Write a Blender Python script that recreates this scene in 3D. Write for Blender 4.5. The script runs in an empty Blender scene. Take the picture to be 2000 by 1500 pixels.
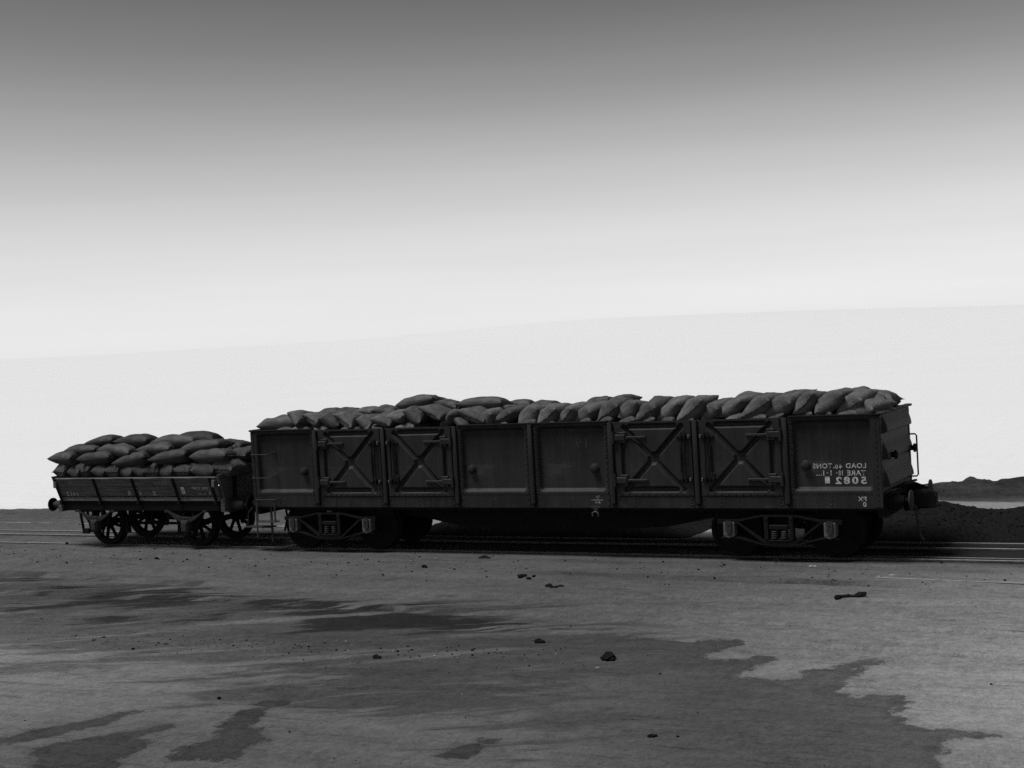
import bpy, math, random
import numpy as np
from mathutils import Vector, Matrix, noise

SC = bpy.context.scene
COL = SC.collection
rnd = random.Random(7)

# ------------------------------------------------------------------ camera
cam_d = bpy.data.cameras.new("camera")
cam = bpy.data.objects.new("camera", cam_d)
COL.objects.link(cam)
cam_d.sensor_width = 36.0
cam_d.lens = 50.99
cam_d.clip_start = 0.1
cam_d.clip_end = 90000.0
_r = Vector((0.88675891, 0.45877873, -0.05639784))
_u = Vector((0.03666594, 0.05181205, 0.99798353))
_f = Vector((-0.4607757, 0.88703866, -0.02912324))
CAMP = Vector((17.9809, -23.6616, 3.8746))
M = Matrix((( _r.x, _u.x, -_f.x, CAMP.x), (_r.y, _u.y, -_f.y, CAMP.y), (_r.z, _u.z, -_f.z, CAMP.z), (0, 0, 0, 1)))
cam.matrix_world = M
SC.camera = cam

# ------------------------------------------------------------------ sky and sun
SUN = Vector((-0.30, -0.28, 0.90)).normalized()      # towards the sun
SUN_EL = math.asin(SUN.z)
SUN_ROT = math.atan2(SUN.x, SUN.y)
w = bpy.data.worlds.new("World"); SC.world = w; w.use_nodes = True
nt = w.node_tree; nt.nodes.clear()
sky = nt.nodes.new("ShaderNodeTexSky"); sky.sky_type = 'NISHITA'; sky.sun_disc = False
sky.sun_elevation = SUN_EL; sky.sun_rotation = SUN_ROT
sky.altitude = 0.0; sky.air_density = 1.0; sky.dust_density = 0.3; sky.ozone_density = 1.0
sep = nt.nodes.new("ShaderNodeSeparateColor")
def _m(op, a, b):
    n = nt.nodes.new("ShaderNodeMath"); n.operation = op
    for i, v in enumerate((a, b)):
        if isinstance(v, (int, float)): n.inputs[i].default_value = v
        else: nt.links.new(v, n.inputs[i])
    return n.outputs[0]
# orthochromatic plate: one channel of the sky through the plate's toe and shoulder
_p = _m('POWER', _m('DIVIDE', sep.outputs[0], 3.28), 3.9)
_v = _m('MULTIPLY', _m('DIVIDE', _p, _m('ADD', _p, 1.0)), 7.25)
# thin uneven high haze
_tc = nt.nodes.new('ShaderNodeTexCoord'); _mp = nt.nodes.new('ShaderNodeMapping'); _mp.inputs['Scale'].default_value = (1.2, 1.2, 22.0)
_hz = nt.nodes.new('ShaderNodeTexNoise'); _hz.inputs['Scale'].default_value = 1.6; _hz.inputs['Detail'].default_value = 6.0; _hz.inputs['Roughness'].default_value = 0.6
nt.links.new(_tc.outputs['Generated'], _mp.inputs[0]); nt.links.new(_mp.outputs[0], _hz.inputs['Vector'])
_v = _m('MULTIPLY', _v, _m('ADD', 0.93, _m('MULTIPLY', _hz.outputs['Fac'], 0.14)))
bg = nt.nodes.new("ShaderNodeBackground"); bg.inputs[1].default_value = 0.05
out = nt.nodes.new("ShaderNodeOutputWorld")
L = nt.links.new
L(sky.outputs[0], sep.inputs[0])
L(_v, bg.inputs[0]); L(bg.outputs[0], out.inputs[0])

sl = bpy.data.lights.new("sun", 'SUN'); sl.energy = 1.5; sl.angle = math.radians(22)
so = bpy.data.objects.new("sun", sl); COL.objects.link(so)
so.rotation_euler = (-SUN).to_track_quat('-Z', 'Y').to_euler()
so.location = (0, 0, 40)
vs = SC.view_settings
vs.view_transform = 'Standard'; vs.look = 'None'; vs.exposure = 1.26; vs.gamma = 1.0; vs.use_curve_mapping = False
SC.render.film_transparent = False
try:
    SC.cycles.max_bounces = 6; SC.cycles.sample_clamp_indirect = 2.0; SC.cycles.use_denoising = False
except Exception:
    pass

# ------------------------------------------------------------------ materials (all grey: a black and white photograph)
def new_mat(name):
    m = bpy.data.materials.new(name); m.use_nodes = True
    t = m.node_tree; b = t.nodes["Principled BSDF"]
    return m, t, b

def nz(t, scale, detail=4.0, rough=0.55, stretch=None, coord='Object'):
    tc = t.nodes.new("ShaderNodeTexCoord")
    n = t.nodes.new("ShaderNodeTexNoise"); n.inputs["Scale"].default_value = scale
    n.inputs["Detail"].default_value = detail; n.inputs["Roughness"].default_value = rough
    if stretch:
        mp = t.nodes.new("ShaderNodeMapping"); mp.inputs["Scale"].default_value = stretch
        t.links.new(tc.outputs[coord], mp.inputs[0]); t.links.new(mp.outputs[0], n.inputs["Vector"])
    else:
        t.links.new(tc.outputs[coord], n.inputs["Vector"])
    return n.outputs["Fac"]

def mth(t, op, a, b=None, clamp=False):
    n = t.nodes.new("ShaderNodeMath"); n.operation = op; n.use_clamp = clamp
    for i, v in enumerate((a, b)):
        if v is None: continue
        if isinstance(v, (int, float)): n.inputs[i].default_value = v
        else: t.links.new(v, n.inputs[i])
    return n.outputs[0]

def rng(t, v, a, b, c, d, smooth=False):
    n = t.nodes.new("ShaderNodeMapRange")
    n.interpolation_type = 'SMOOTHSTEP' if smooth else 'LINEAR'
    n.inputs["From Min"].default_value = a; n.inputs["From Max"].default_value = b
    n.inputs["To Min"].default_value = c; n.inputs["To Max"].default_value = d
    t.links.new(v, n.inputs["Value"]); return n.outputs[0]

def bump(t, b, h, strength, dist=0.02):
    n = t.nodes.new("ShaderNodeBump"); n.inputs["Strength"].default_value = strength
    n.inputs["Distance"].default_value = dist
    t.links.new(h, n.inputs["Height"]); t.links.new(n.outputs[0], b.inputs["Normal"])

def simple(name, base, rough=0.7, var=0.35, scale=6.0, bstr=0.25, bscale=40.0, stretch=None, spec=0.3, metal=0.0):
    m, t, b = new_mat(name)
    f = nz(t, scale, 6, 0.6, stretch)
    v = rng(t, f, 0.3, 0.7, base * (1 - var), base * (1 + var))
    t.links.new(v, b.inputs["Base Color"])
    b.inputs["Roughness"].default_value = rough; b.inputs["Metallic"].default_value = metal
    b.inputs["Specular IOR Level"].default_value = spec
    if bstr: bump(t, b, nz(t, bscale, 5, 0.65), bstr)
    return m

def paint_mat():
    m, t, b = new_mat("dark wagon paint")
    big = nz(t, 0.9, 5, 0.6)
    streak = nz(t, 3.0, 5, 0.65, (3.0, 3.0, 0.25))
    fine = nz(t, 60, 3, 0.6)
    smear = nz(t, 1.7, 7, 0.7, (0.6, 1.0, 2.2))
    v = mth(t, 'ADD', rng(t, big, 0.38, 0.62, 0.76, 1.2), rng(t, streak, 0.4, 0.64, -0.22, 0.28))
    v = mth(t, 'ADD', v, rng(t, fine, 0.3, 0.7, -0.10, 0.10))
    v = mth(t, 'ADD', v, rng(t, smear, 0.57, 0.74, 0.0, 1.3, True))
    # road dust low on the body
    tc = t.nodes.new("ShaderNodeTexCoord"); sx = t.nodes.new("ShaderNodeSeparateXYZ")
    t.links.new(tc.outputs["Object"], sx.inputs[0])
    v = mth(t, 'MULTIPLY', v, PAINT)
    t.links.new(v, b.inputs["Base Color"])
    b.inputs["Roughness"].default_value = 0.62; b.inputs["Specular IOR Level"].default_value = 0.25
    bump(t, b, nz(t, 9, 4, 0.5), 0.12, 0.02)
    return m

PAINT = 0.0150
MAT = {}
MAT['paint'] = paint_mat()
MAT['black'] = simple("black ironwork", 0.006, 0.8, 0.4, 9, 0.25, 40, None, 0.15)
MAT['iron'] = simple("dusty ironwork", 0.022, 0.75, 0.5, 12)
MAT['box'] = simple("pale dusty axle box steel", 0.085, 0.8, 0.25, 14)
MAT['steel'] = simple("rubbed bright steel", 0.30, 0.7, 0.3, 8, 0, 60, None, 0.2, 0.0)
MAT['railside'] = simple("rusty rail side", 0.06, 0.8, 0.4, 14)
MAT['wood'] = simple("weathered dark planks", 0.078, 0.85, 0.55, 5, 0.5, 30, (0.5, 6.0, 6.0))
MAT['wood2'] = simple("weathered paler plank", 0.125, 0.85, 0.45, 5, 0.5, 30, (0.5, 6.0, 6.0))
MAT['white'] = simple("faded white lettering", 0.36, 0.8, 0.55, 22, 0)
MAT['letter'] = simple("faded pale truck lettering", 0.34, 0.9, 0.3, 40, 0)
MAT['faint'] = simple("rubbed out chalk", 0.035, 0.9, 0.5, 40, 0)
MAT['chalk'] = simple("rubbed chalk", 0.17, 0.9, 0.5, 40, 0)
MAT['card'] = simple("pale paper ticket", 0.55, 0.9, 0.15, 30, 0)
MAT['coal'] = simple("coal", 0.0085, 0.95, 0.6, 14, 0.8, 25, None, 0.08)

def sack_mat(k, base):
    m, t, b = new_mat("jute sacking")
    big = nz(t, 3.2, 5, 0.6); fine = nz(t, 70, 3, 0.7)
    oi = t.nodes.new("ShaderNodeObjectInfo")
    v = mth(t, 'ADD', rng(t, big, 0.38, 0.62, 0.72, 1.2), rng(t, fine, 0.36, 0.64, -0.22, 0.22))
    v = mth(t, 'MULTIPLY', v, rng(t, oi.outputs["Random"], 0, 1, 0.72, 1.22))
    v = mth(t, 'MULTIPLY', v, base)
    t.links.new(v, b.inputs["Base Color"])
    b.inputs["Roughness"].default_value = 0.95; b.inputs["Specular IOR Level"].default_value = 0.1
    h = mth(t, 'ADD', mth(t, 'MULTIPLY', nz(t, 7, 4, 0.6, (1, 2.4, 1)), 1.0), mth(t, 'MULTIPLY', fine, 0.12))
    bump(t, b, h, 0.45, 0.035)
    return m
MAT['sack'] = sack_mat(0, 0.094)
MAT['stitch'] = simple("dark stitched hem", 0.035, 0.95, 0.3, 30)

def ground_mat():
    m, t, b = new_mat("trodden dirt and pale plain")
    def att(n):
        a = t.nodes.new("ShaderNodeAttribute"); a.attribute_name = n; return a.outputs["Fac"]
    G0 = 'Object'
    lng = (0.16, 1.0, 1.0)
    big = nz(t, 0.22, 6, 0.6, None, G0)
    streak = nz(t, 1.1, 8, 0.68, lng, G0)
    streak2 = nz(t, 4.5, 6, 0.7, (0.2, 1.0, 1.0), G0)
    mid = nz(t, 2.3, 8, 0.7, None, G0)
    fine = nz(t, 9, 8, 0.8, (1.0, 0.7, 1), G0)
    grit = nz(t, 24, 5, 0.8, (1.0, 0.6, 1), G0)
    dashes = nz(t, 6, 6, 0.75, (0.16, 1.8, 1), G0)
    # wind and water wisps, drawn out and warped
    tcw = t.nodes.new("ShaderNodeTexCoord"); mpw = t.nodes.new("ShaderNodeMapping"); mpw.inputs["Rotation"].default_value = (0, 0, math.radians(-27.1)); mpw.inputs["Scale"].default_value = (1, 1, 1)
    mps = t.nodes.new("ShaderNodeMapping"); mps.inputs["Scale"].default_value = (0.16, 1.0, 1.0)
    t.links.new(tcw.outputs["Object"], mpw.inputs[0]); t.links.new(mpw.outputs[0], mps.inputs[0])
    wn = t.nodes.new("ShaderNodeTexNoise"); wn.inputs["Scale"].default_value = 1.5; wn.inputs["Detail"].default_value = 8; wn.inputs["Roughness"].default_value = 0.66; wn.inputs["Distortion"].default_value = 0.55
    t.links.new(mps.outputs[0], wn.inputs["Vector"]); wisp = wn.outputs["Fac"]
    base = mth(t, 'ADD', rng(t, big, 0.39, 0.61, 0.93, 1.07), rng(t, streak, 0.39, 0.61, -0.09, 0.09))
    base = mth(t, 'ADD', base, rng(t, streak2, 0.39, 0.61, -0.06, 0.06))
    base = mth(t, 'ADD', base, rng(t, fine, 0.39, 0.61, -0.17, 0.17))
    base = mth(t, 'ADD', base, rng(t, grit, 0.40, 0.60, -0.16, 0.16))
    base = mth(t, 'ADD', base, rng(t, grit, 0.60, 0.68, 0.0, -0.35))
    base = mth(t, 'ADD', base, rng(t, mid, 0.39, 0.61, -0.09, 0.09))
    base = mth(t, 'ADD', base, rng(t, dashes, 0.55, 0.68, 0.0, -0.42))
    base = mth(t, 'MULTIPLY', base, att('lit'))  # painted exposure: brightens the dirt colour toward the sides
    base = mth(t, 'MULTIPLY', base, DIRT)
    # soaked stains with sharp ragged edges (sd: metres inside the outline)
    sd = mth(t, 'ADD', att('wet'), rng(t, mid, 0.36, 0.64, -0.09, 0.09))
    sd = mth(t, 'ADD', sd, rng(t, fine, 0.38, 0.62, -0.075, 0.075))
    wet = mth(t, 'MULTIPLY', rng(t, sd, -0.03, 0.04, 0.0, 1.0, True), att('wetk'))
    rim = mth(t, 'MULTIPLY', rng(t, sd, 0.0, 0.30, 1.0, 0.0, True), wet)
    blot = rng(t, mth(t, 'ADD', mid, mth(t, 'MULTIPLY', streak, 0.8)), 0.75, 1.05, 0.46, 0.64)
    k = mth(t, 'SUBTRACT', 1.0, mth(t, 'ADD', mth(t, 'MULTIPLY', wet, blot), mth(t, 'MULTIPLY', rim, 0.10)))
    base = mth(t, 'MULTIPLY', base, k)
    # damp, smeared dark soil with soft wispy edges
    sd2 = mth(t, 'ADD', att('damp'), rng(t, wisp, 0.36, 0.64, -1.5, 1.5))
    sd2 = mth(t, 'ADD', sd2, rng(t, fine, 0.3, 0.7, -0.3, 0.3))
    damp = rng(t, sd2, -0.3, 0.8, 0.0, 1.0, True)
    sd3 = mth(t, 'ADD', att('dark'), rng(t, wisp, 0.36, 0.64, -0.60, 0.60))
    sd3 = mth(t, 'ADD', sd3, rng(t, fine, 0.38, 0.62, -0.15, 0.15))
    dark = rng(t, sd3, -0.22, 0.22, 0.0, 1.0, True)
    dd = mth(t, 'ADD', mth(t, 'MULTIPLY', damp, 0.46), mth(t, 'MULTIPLY', dark, 0.38))
    base = mth(t, 'MULTIPLY', base, mth(t, 'SUBTRACT', 1.0, mth(t, 'MULTIPLY', dd, mth(t, 'SUBTRACT', 1.0, mth(t, 'MULTIPLY', wet, 0.8)))))
    # coal dust trodden into the ground along the track
    cd = mth(t, 'ADD', att('coaldust'), rng(t, streak, 0.25, 0.75, -0.35, 0.35))
    cd = mth(t, 'ADD', cd, rng(t, fine, 0.3, 0.7, -0.18, 0.18))
    coal = rng(t, cd, 0.25, 0.85, 0.0, 1.0, True)
    mx = t.nodes.new("ShaderNodeMix"); mx.data_type = 'FLOAT'
    t.links.new(coal, mx.inputs[0]); t.links.new(base, mx.inputs[2]); mx.inputs[3].default_value = 0.016
    base = mx.outputs[0]
    # pale sandy patches
    pl0 = mth(t, 'ADD', att('pale'), rng(t, streak, 0.25, 0.75, -0.3, 0.3))
    pale = rng(t, pl0, 0.3, 0.9, 0.0, 1.0, True)
    mx = t.nodes.new("ShaderNodeMix"); mx.data_type = 'FLOAT'
    t.links.new(pale, mx.inputs[0]); t.links.new(base, mx.inputs[2]); t.links.new(mth(t, 'MULTIPLY', mth(t, 'ADD', base, 0.03), 2.1), mx.inputs[3])
    base = mx.outputs[0]
    # the white plain beyond the yard
    pn = mth(t, 'ADD', att('plain'), rng(t, mid, 0.3, 0.7, -0.25, 0.25))
    plain = rng(t, pn, -0.05, 0.25, 0.0, 1.0, True)
    mx = t.nodes.new("ShaderNodeMix"); mx.data_type = 'FLOAT'
    t.links.new(plain, mx.inputs[0]); t.links.new(base, mx.inputs[2])
    pv = rng(t, nz(t, 0.05, 5, 0.6, (0.3, 1, 1), G0), 0.3, 0.7, PLAIN * 0.985, PLAIN * 1.015)
    t.links.new(pv, mx.inputs[3])
    t.links.new(mx.outputs[0], b.inputs["Base Color"])
    b.inputs["Specular IOR Level"].default_value = 0.15
    t.links.new(rng(t, wet, 0, 1, 0.95, 0.75), b.inputs["Roughness"])
    h = mth(t, 'ADD', mth(t, 'MULTIPLY', fine, 1.0), mth(t, 'MULTIPLY', grit, 0.35))
    h = mth(t, 'ADD', h, mth(t, 'MULTIPLY', mid, 1.0))
    h = mth(t, 'MULTIPLY', h, mth(t, 'SUBTRACT', 1.0, plain))
    bump(t, b, h, 0.55, 0.05)
    return m
DIRT = 0.112
PLAIN = 0.69

# ------------------------------------------------------------------ mesh helpers
class MB:
    def __init__(self): self.v = []; self.f = []
    def add(self, vs, fs):
        o = len(self.v); self.v += [tuple(p) for p in vs]; self.f += [tuple(i + o for i in q) for q in fs]; return self
    def box(self, x0, x1, y0, y1, z0, z1):
        return self.add([(x0, y0, z0), (x1, y0, z0), (x1, y1, z0), (x0, y1, z0), (x0, y0, z1), (x1, y0, z1), (x1, y1, z1), (x0, y1, z1)],
                        [(3, 2, 1, 0), (4, 5, 6, 7), (0, 1, 5, 4), (1, 2, 6, 5), (2, 3, 7, 6), (3, 0, 4, 7)])
    def bbox(self, x0, x1, y0, y1, z0, z1, c=0.008):
        """box with chamfered edges"""
        vs = []; X = (x0, x1); Y = (y0, y1); Z = (z0, z1)
        idx = {}
        for i in (0, 1):
            for j in (0, 1):
                for k in (0, 1):
                    sx, sy, sz = (1 - 2 * i) * c, (1 - 2 * j) * c, (1 - 2 * k) * c
                    for ax, p in enumerate(((X[i], Y[j] + sy, Z[k] + sz), (X[i] + sx, Y[j], Z[k] + sz), (X[i] + sx, Y[j] + sy, Z[k]))):
                        idx[i, j, k, ax] = len(vs); vs.append(p)
        F = []
        def q(*a): F.append(tuple(idx[b] for b in a))
        for i in (0, 1): q((i, 0, 0, 0), (i, 1, 0, 0), (i, 1, 1, 0), (i, 0, 1, 0))
        for j in (0, 1): q((0, j, 0, 1), (1, j, 0, 1), (1, j, 1, 1), (0, j, 1, 1))
        for k in (0, 1): q((0, 0, k, 2), (1, 0, k, 2), (1, 1, k, 2), (0, 1, k, 2))
        for i in (0, 1):
            for j in (0, 1): q((i, j, 0, 0), (i, j, 1, 0), (i, j, 1, 1), (i, j, 0, 1))
            for k in (0, 1): q((i, 0, k, 0), (i, 1, k, 0), (i, 1, k, 2), (i, 0, k, 2))
        for j in (0, 1):
            for k in (0, 1): q((0, j, k, 1), (1, j, k, 1), (1, j, k, 2), (0, j, k, 2))
        for i in (0, 1):
            for j in (0, 1):
                for k in (0, 1): q((i, j, k, 0), (i, j, k, 1), (i, j, k, 2))
        return self.add(vs, F)
    def tube(self, pts, r, n=8, caps=True):
        pts = [Vector(p) for p in pts]; rs = r if isinstance(r, (list, tuple)) else [r] * len(pts)
        vs = []; fs = []; prev = None
        for i, p in enumerate(pts):
            a = pts[max(i - 1, 0)]; b = pts[min(i + 1, len(pts) - 1)]
            d = (b - a).normalized()
            if prev is None:
                s = d.cross(Vector((0, 0, 1)))
                if s.length < 1e-3: s = d.cross(Vector((1, 0, 0)))
            else: s = prev - d * prev.dot(d)
            s.normalize(); prev = s; t = d.cross(s)
            for k in range(n):
                an = 2 * math.pi * k / n; vs.append(p + (s * math.cos(an) + t * math.sin(an)) * rs[i])
        for i in range(len(pts) - 1):
            for k in range(n): fs.append((i * n + k, i * n + (k + 1) % n, (i + 1) * n + (k + 1) % n, (i + 1) * n + k))
        if caps: fs.append(tuple(range(n - 1, -1, -1))); m = (len(pts) - 1) * n; fs.append(tuple(m + k for k in range(n)))
        return self.add(vs, fs)
    def bar(self, a, b, wd, th, up=(0, 0, 1)):
        """rectangular bar from a to b; wd across (perpendicular to up), th along up"""
        a = Vector(a); b = Vector(b); d = (b - a).normalized(); s = d.cross(Vector(up)).normalized(); t = s.cross(d)
        vs = [p + s * i * wd / 2 + t * j * th / 2 for p in (a, b) for i, j in ((-1, -1), (1, -1), (1, 1), (-1, 1))]
        return self.add(vs, [(3, 2, 1, 0), (4, 5, 6, 7), (0, 1, 5, 4), (1, 2, 6, 5), (2, 3, 7, 6), (3, 0, 4, 7)])
    def lathe(self, prof, c, axis='y', n=28, close=True):
        """prof: (radius, along) pairs"""
        vs = []; fs = []
        for r, h in prof:
            for k in range(n):
                a = 2 * math.pi * k / n; p, q = r * math.cos(a), r * math.sin(a)
                vs.append((c[0] + p, c[1] + h, c[2] + q) if axis == 'y' else ((c[0] + h, c[1] + p, c[2] + q) if axis == 'x' else (c[0] + p, c[1] + q, c[2] + h)))
        m = len(prof)
        for i in range(m if close else m - 1):
            for k in range(n): j = (i + 1) % m; fs.append((i * n + k, i * n + (k + 1) % n, j * n + (k + 1) % n, j * n + k))
        return self.add(vs, fs)
    def prism(self, poly, y0, y1):
        """polygon in (x, z) extruded along y"""
        n = len(poly); vs = [(x, y0, z) for x, z in poly] + [(x, y1, z) for x, z in poly]
        fs = [tuple(range(n)), tuple(range(2 * n - 1, n - 1, -1))] + [(i, i + n, (i + 1) % n + n, (i + 1) % n) for i in range(n)]
        return self.add(vs, fs)
    def dome(self, c, nrm, r, h, n=6):
        c = Vector(c); d = Vector(nrm).normalized(); s = d.cross(Vector((0.31, 0.2, 0.93))).normalized(); t = d.cross(s)
        vs = []
        for rr, hh in ((1.0, 0.0), (0.72, 0.75)):
            for k in range(n): a = 2 * math.pi * k / n; vs.append(c + (s * math.cos(a) + t * math.sin(a)) * r * rr + d * h * hh)
        vs.append(c + d * h)
        fs = [(k, (k + 1) % n, n + (k + 1) % n, n + k) for k in range(n)] + [(n + k, n + (k + 1) % n, 2 * n) for k in range(n)]
        return self.add(vs, fs)
    def mesh(self, name, mat, smooth=False):
        me = bpy.data.meshes.new(name); me.from_pydata(self.v, [], self.f)
        import bmesh
        bm = bmesh.new(); bm.from_mesh(me); bmesh.ops.recalc_face_normals(bm, faces=bm.faces); bm.to_mesh(me); bm.free()
        me.materials.append(MAT[mat] if isinstance(mat, str) else mat)
        if smooth:
            for p in me.polygons: p.use_smooth = True
        return me
    def build(self, name, mat, parent=None, smooth=False, loc=None):
        return link(name, self.mesh(name, mat, smooth), parent, loc)

def link(name, me, parent=None, loc=None):
    o = bpy.data.objects.new(name, me); COL.objects.link(o)
    if parent is not None: o.parent = parent
    if loc is not None: o.location = loc
    return o

def tag(o, label=None, cat=None, group=None, kind=None):
    for k, v in (("label", label), ("category", cat), ("group", group), ("kind", kind)):
        if v: o[k] = v
    return o

def empty(name, loc=(0, 0, 0)):
    o = bpy.data.objects.new(name, None); COL.objects.link(o); o.location = loc; o.empty_display_size = 0.2
    return o

def auto_smooth(o, ang=35):
    me = o.data
    for p in me.polygons: p.use_smooth = True
    try: me.set_sharp_from_angle(angle=math.radians(ang))
    except Exception: pass
    return o

def sstep(a, b, x):
    t = np.clip((x - a) / (b - a), 0, 1); return t * t * (3 - 2 * t)

def text_mesh(name, s, box, mat, place, mirror=True, bold=0.0, spacing=1.0):
    """lettering fitted to box=(x0,x1,z0,z1); place(x, z) -> 3-D point on the painted surface; reversed left to right as in the picture"""
    cu = bpy.data.curves.new(name, 'FONT'); cu.body = s; cu.resolution_u = 3; cu.offset = bold; cu.space_character = spacing
    tmp = bpy.data.objects.new(name, cu); COL.objects.link(tmp)
    dg = bpy.context.evaluated_depsgraph_get(); dg.update()
    me = bpy.data.meshes.new_from_object(tmp.evaluated_get(dg)); bpy.data.objects.remove(tmp); bpy.data.curves.remove(cu)
    P = np.array([v.co[:2] for v in me.vertices]); lo = P.min(0); hi = P.max(0)
    x0, x1, z0, z1 = box
    for v in me.vertices:
        u = (v.co.x - lo[0]) / (hi[0] - lo[0]); k = (v.co.y - lo[1]) / (hi[1] - lo[1])
        if mirror: u = 1 - u
        v.co = place(x0 + u * (x1 - x0), z0 + k * (z1 - z0))
    me.name = name; me.materials.clear(); me.materials.append(MAT[mat]); return me

# ------------------------------------------------------------------ ground, plain, hills: one sheet
def poly_sd(X, Y, poly):
    """signed distance in metres, positive inside"""
    d = np.full(X.shape, 1e9); ins = np.zeros(X.shape, bool); n = len(poly)
    for i in range(n):
        ax, ay = poly[i]; bx, by = poly[(i + 1) % n]
        ex, ey = bx - ax, by - ay; t = np.clip(((X - ax) * ex + (Y - ay) * ey) / (ex * ex + ey * ey + 1e-12), 0, 1)
        d = np.minimum(d, np.hypot(X - ax - t * ex, Y - ay - t * ey))
        c = ((ay > Y) != (by > Y)); xi = ax + (Y - ay) * ex / (ey if abs(ey) > 1e-12 else 1e-12)
        ins ^= c & (X < xi)
    return np.where(ins, d, -d)

# outlines of the stains on the yard surface, in metres (x along the train, y away from the viewer)
WET = [np.array(p) for p in [[(9.01, -6.8), (10.17, -6.65), (10.36, -6.51), (10.72, -6.5), (11.11, -6.61), (11.41, -6.67), (11.62, -6.41), (11.91, -6.38), (12.08, -6.47), (12.08, -6.83), (11.96, -7.09), (11.96, -7.43), (12.23, -7.5), (12.42, -7.32), (12.54, -7.1), (12.7, -7.09), (12.77, -7.3), (12.7, -7.61), (12.64, -7.89), (12.61, -8.15), (12.89, -8.21), (13.18, -8.19), (13.35, -7.97), (13.23, -7.83), (13.23, -7.67), (13.46, -7.51), (13.6, -7.16), (13.81, -7.03), (13.99, -6.94), (14.03, -7.04), (13.84, -7.4), (13.79, -7.62), (13.87, -7.77), (13.84, -8.1), (13.73, -8.41), (13.69, -8.51), (13.92, -8.62), (14.06, -8.74), (14.18, -8.59), (14.49, -8.56), (14.57, -8.72), (14.62, -9.02), (14.62, -9.23), (14.75, -9.49), (14.8, -9.71), (14.95, -9.75), (15.22, -9.65), (15.51, -9.7), (15.71, -9.83), (15.73, -9.93), (15.47, -10.04), (15.27, -10.22), (15.47, -11.47), (12.41, -12.4), (11.59, -11.13), (10.85, -10.12), (9.72, -8.45)], [(5.86, -12.91), (6.06, -12.38), (6.19, -11.99), (6.32, -11.66), (6.34, -11.31), (6.43, -11.2), (6.57, -11.25), (6.57, -11.44), (6.62, -11.69), (6.66, -11.94), (6.53, -12.19), (6.58, -12.38), (6.38, -12.7), (6.26, -12.93), (6.14, -13.16)], [(6.69, -12.71), (7.02, -12.32), (7.13, -11.98), (7.2, -11.8), (7.08, -11.68), (7.34, -11.56), (7.5, -11.63), (7.5, -11.84), (7.45, -12.1), (7.37, -12.32), (7.67, -12.28), (7.81, -12.58), (7.91, -13.27), (7.19, -13.49), (6.62, -12.93)], [(7.66, -10.66), (7.78, -10.51), (7.95, -10.35), (8.1, -10.38), (8.14, -10.61), (8.08, -10.9), (8.14, -11.17), (8.31, -11.49), (8.59, -11.58), (8.83, -11.87), (8.87, -12.13), (9.04, -12.59), (8.33, -12.8), (8.16, -12.45), (8.26, -12.17), (8.06, -11.72), (7.92, -11.45), (7.78, -11.16), (7.78, -10.93), (7.81, -10.74)], [(10.82, -11.99), (10.87, -11.48), (10.97, -11.25), (11.23, -11.08), (11.39, -11.07), (11.3, -11.22), (11.16, -11.38), (11.15, -11.98)]]]
DAMP = np.array([(-6.06, -4.06), (-3.11, -4.22), (-0.76, -4.4), (0.9, -4.55), (2.06, -4.61), (4.14, -5.14), (5.5, -5.16), (6.61, -5.17), (8.56, -5.92), (9.48, -6.2), (10.36, -6.51), (11.36, -8.06), (11.97, -10.25), (11.79, -11.08), (11.62, -11.31), (11.12, -10.88), (10.28, -10.45), (9.17, -10.11), (8.09, -9.94), (6.79, -9.91), (5.35, -9.62), (3.59, -9.43), (2.4, -9.38), (0.32, -9.34)])
DARK = [np.array(p) for p in [[(-3.03, -4.54), (-2.69, -4.24), (-2.3, -4.18), (-2.52, -4.4), (-2.87, -4.68)], [(-1.35, -5.51), (-1.21, -5.12), (-1.18, -4.6), (-0.71, -4.53), (-0.93, -4.79), (-1.02, -5.31), (-1.21, -5.54)], [(-0.12, -6.47), (0.02, -5.88), (0.02, -5.29), (0.17, -4.89), (0.74, -4.63), (1.47, -4.56), (2.06, -4.61), (2.74, -4.79), (3.35, -4.96), (3.12, -5.07), (2.74, -5.11), (2.52, -5.42), (2.23, -5.76), (2.06, -6.12), (1.82, -6.38), (1.71, -5.96), (1.0, -5.78), (0.51, -5.97), (0.3, -6.33), (0.17, -6.7)], [(3.75, -5.81), (3.65, -5.36), (3.84, -5.15), (4.18, -5.0), (4.31, -5.37), (4.64, -5.23), (4.94, -4.82), (5.06, -4.85), (5.05, -5.2), (5.38, -5.47), (5.88, -5.38), (6.33, -5.3), (6.6, -5.15), (6.54, -5.5), (6.29, -5.67), (6.63, -5.65), (7.15, -5.93), (7.48, -6.06), (7.89, -5.98), (8.06, -6.13), (7.97, -6.33), (8.57, -6.03), (8.77, -6.02), (9.2, -6.18), (9.58, -6.18), (9.55, -6.35), (9.26, -6.55), (8.85, -6.49), (8.27, -6.51), (7.94, -6.65), (7.41, -6.51), (6.72, -6.35), (6.38, -6.5), (5.95, -6.82), (5.55, -6.57), (5.53, -6.28), (4.6, -5.9), (4.18, -5.98)], [(3.58, -7.05), (3.68, -6.4), (3.78, -6.22), (3.93, -6.59), (3.76, -6.92)], [(2.07, -7.15), (2.06, -6.75), (2.65, -6.84), (2.56, -7.02), (2.32, -7.14)]]]

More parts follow.
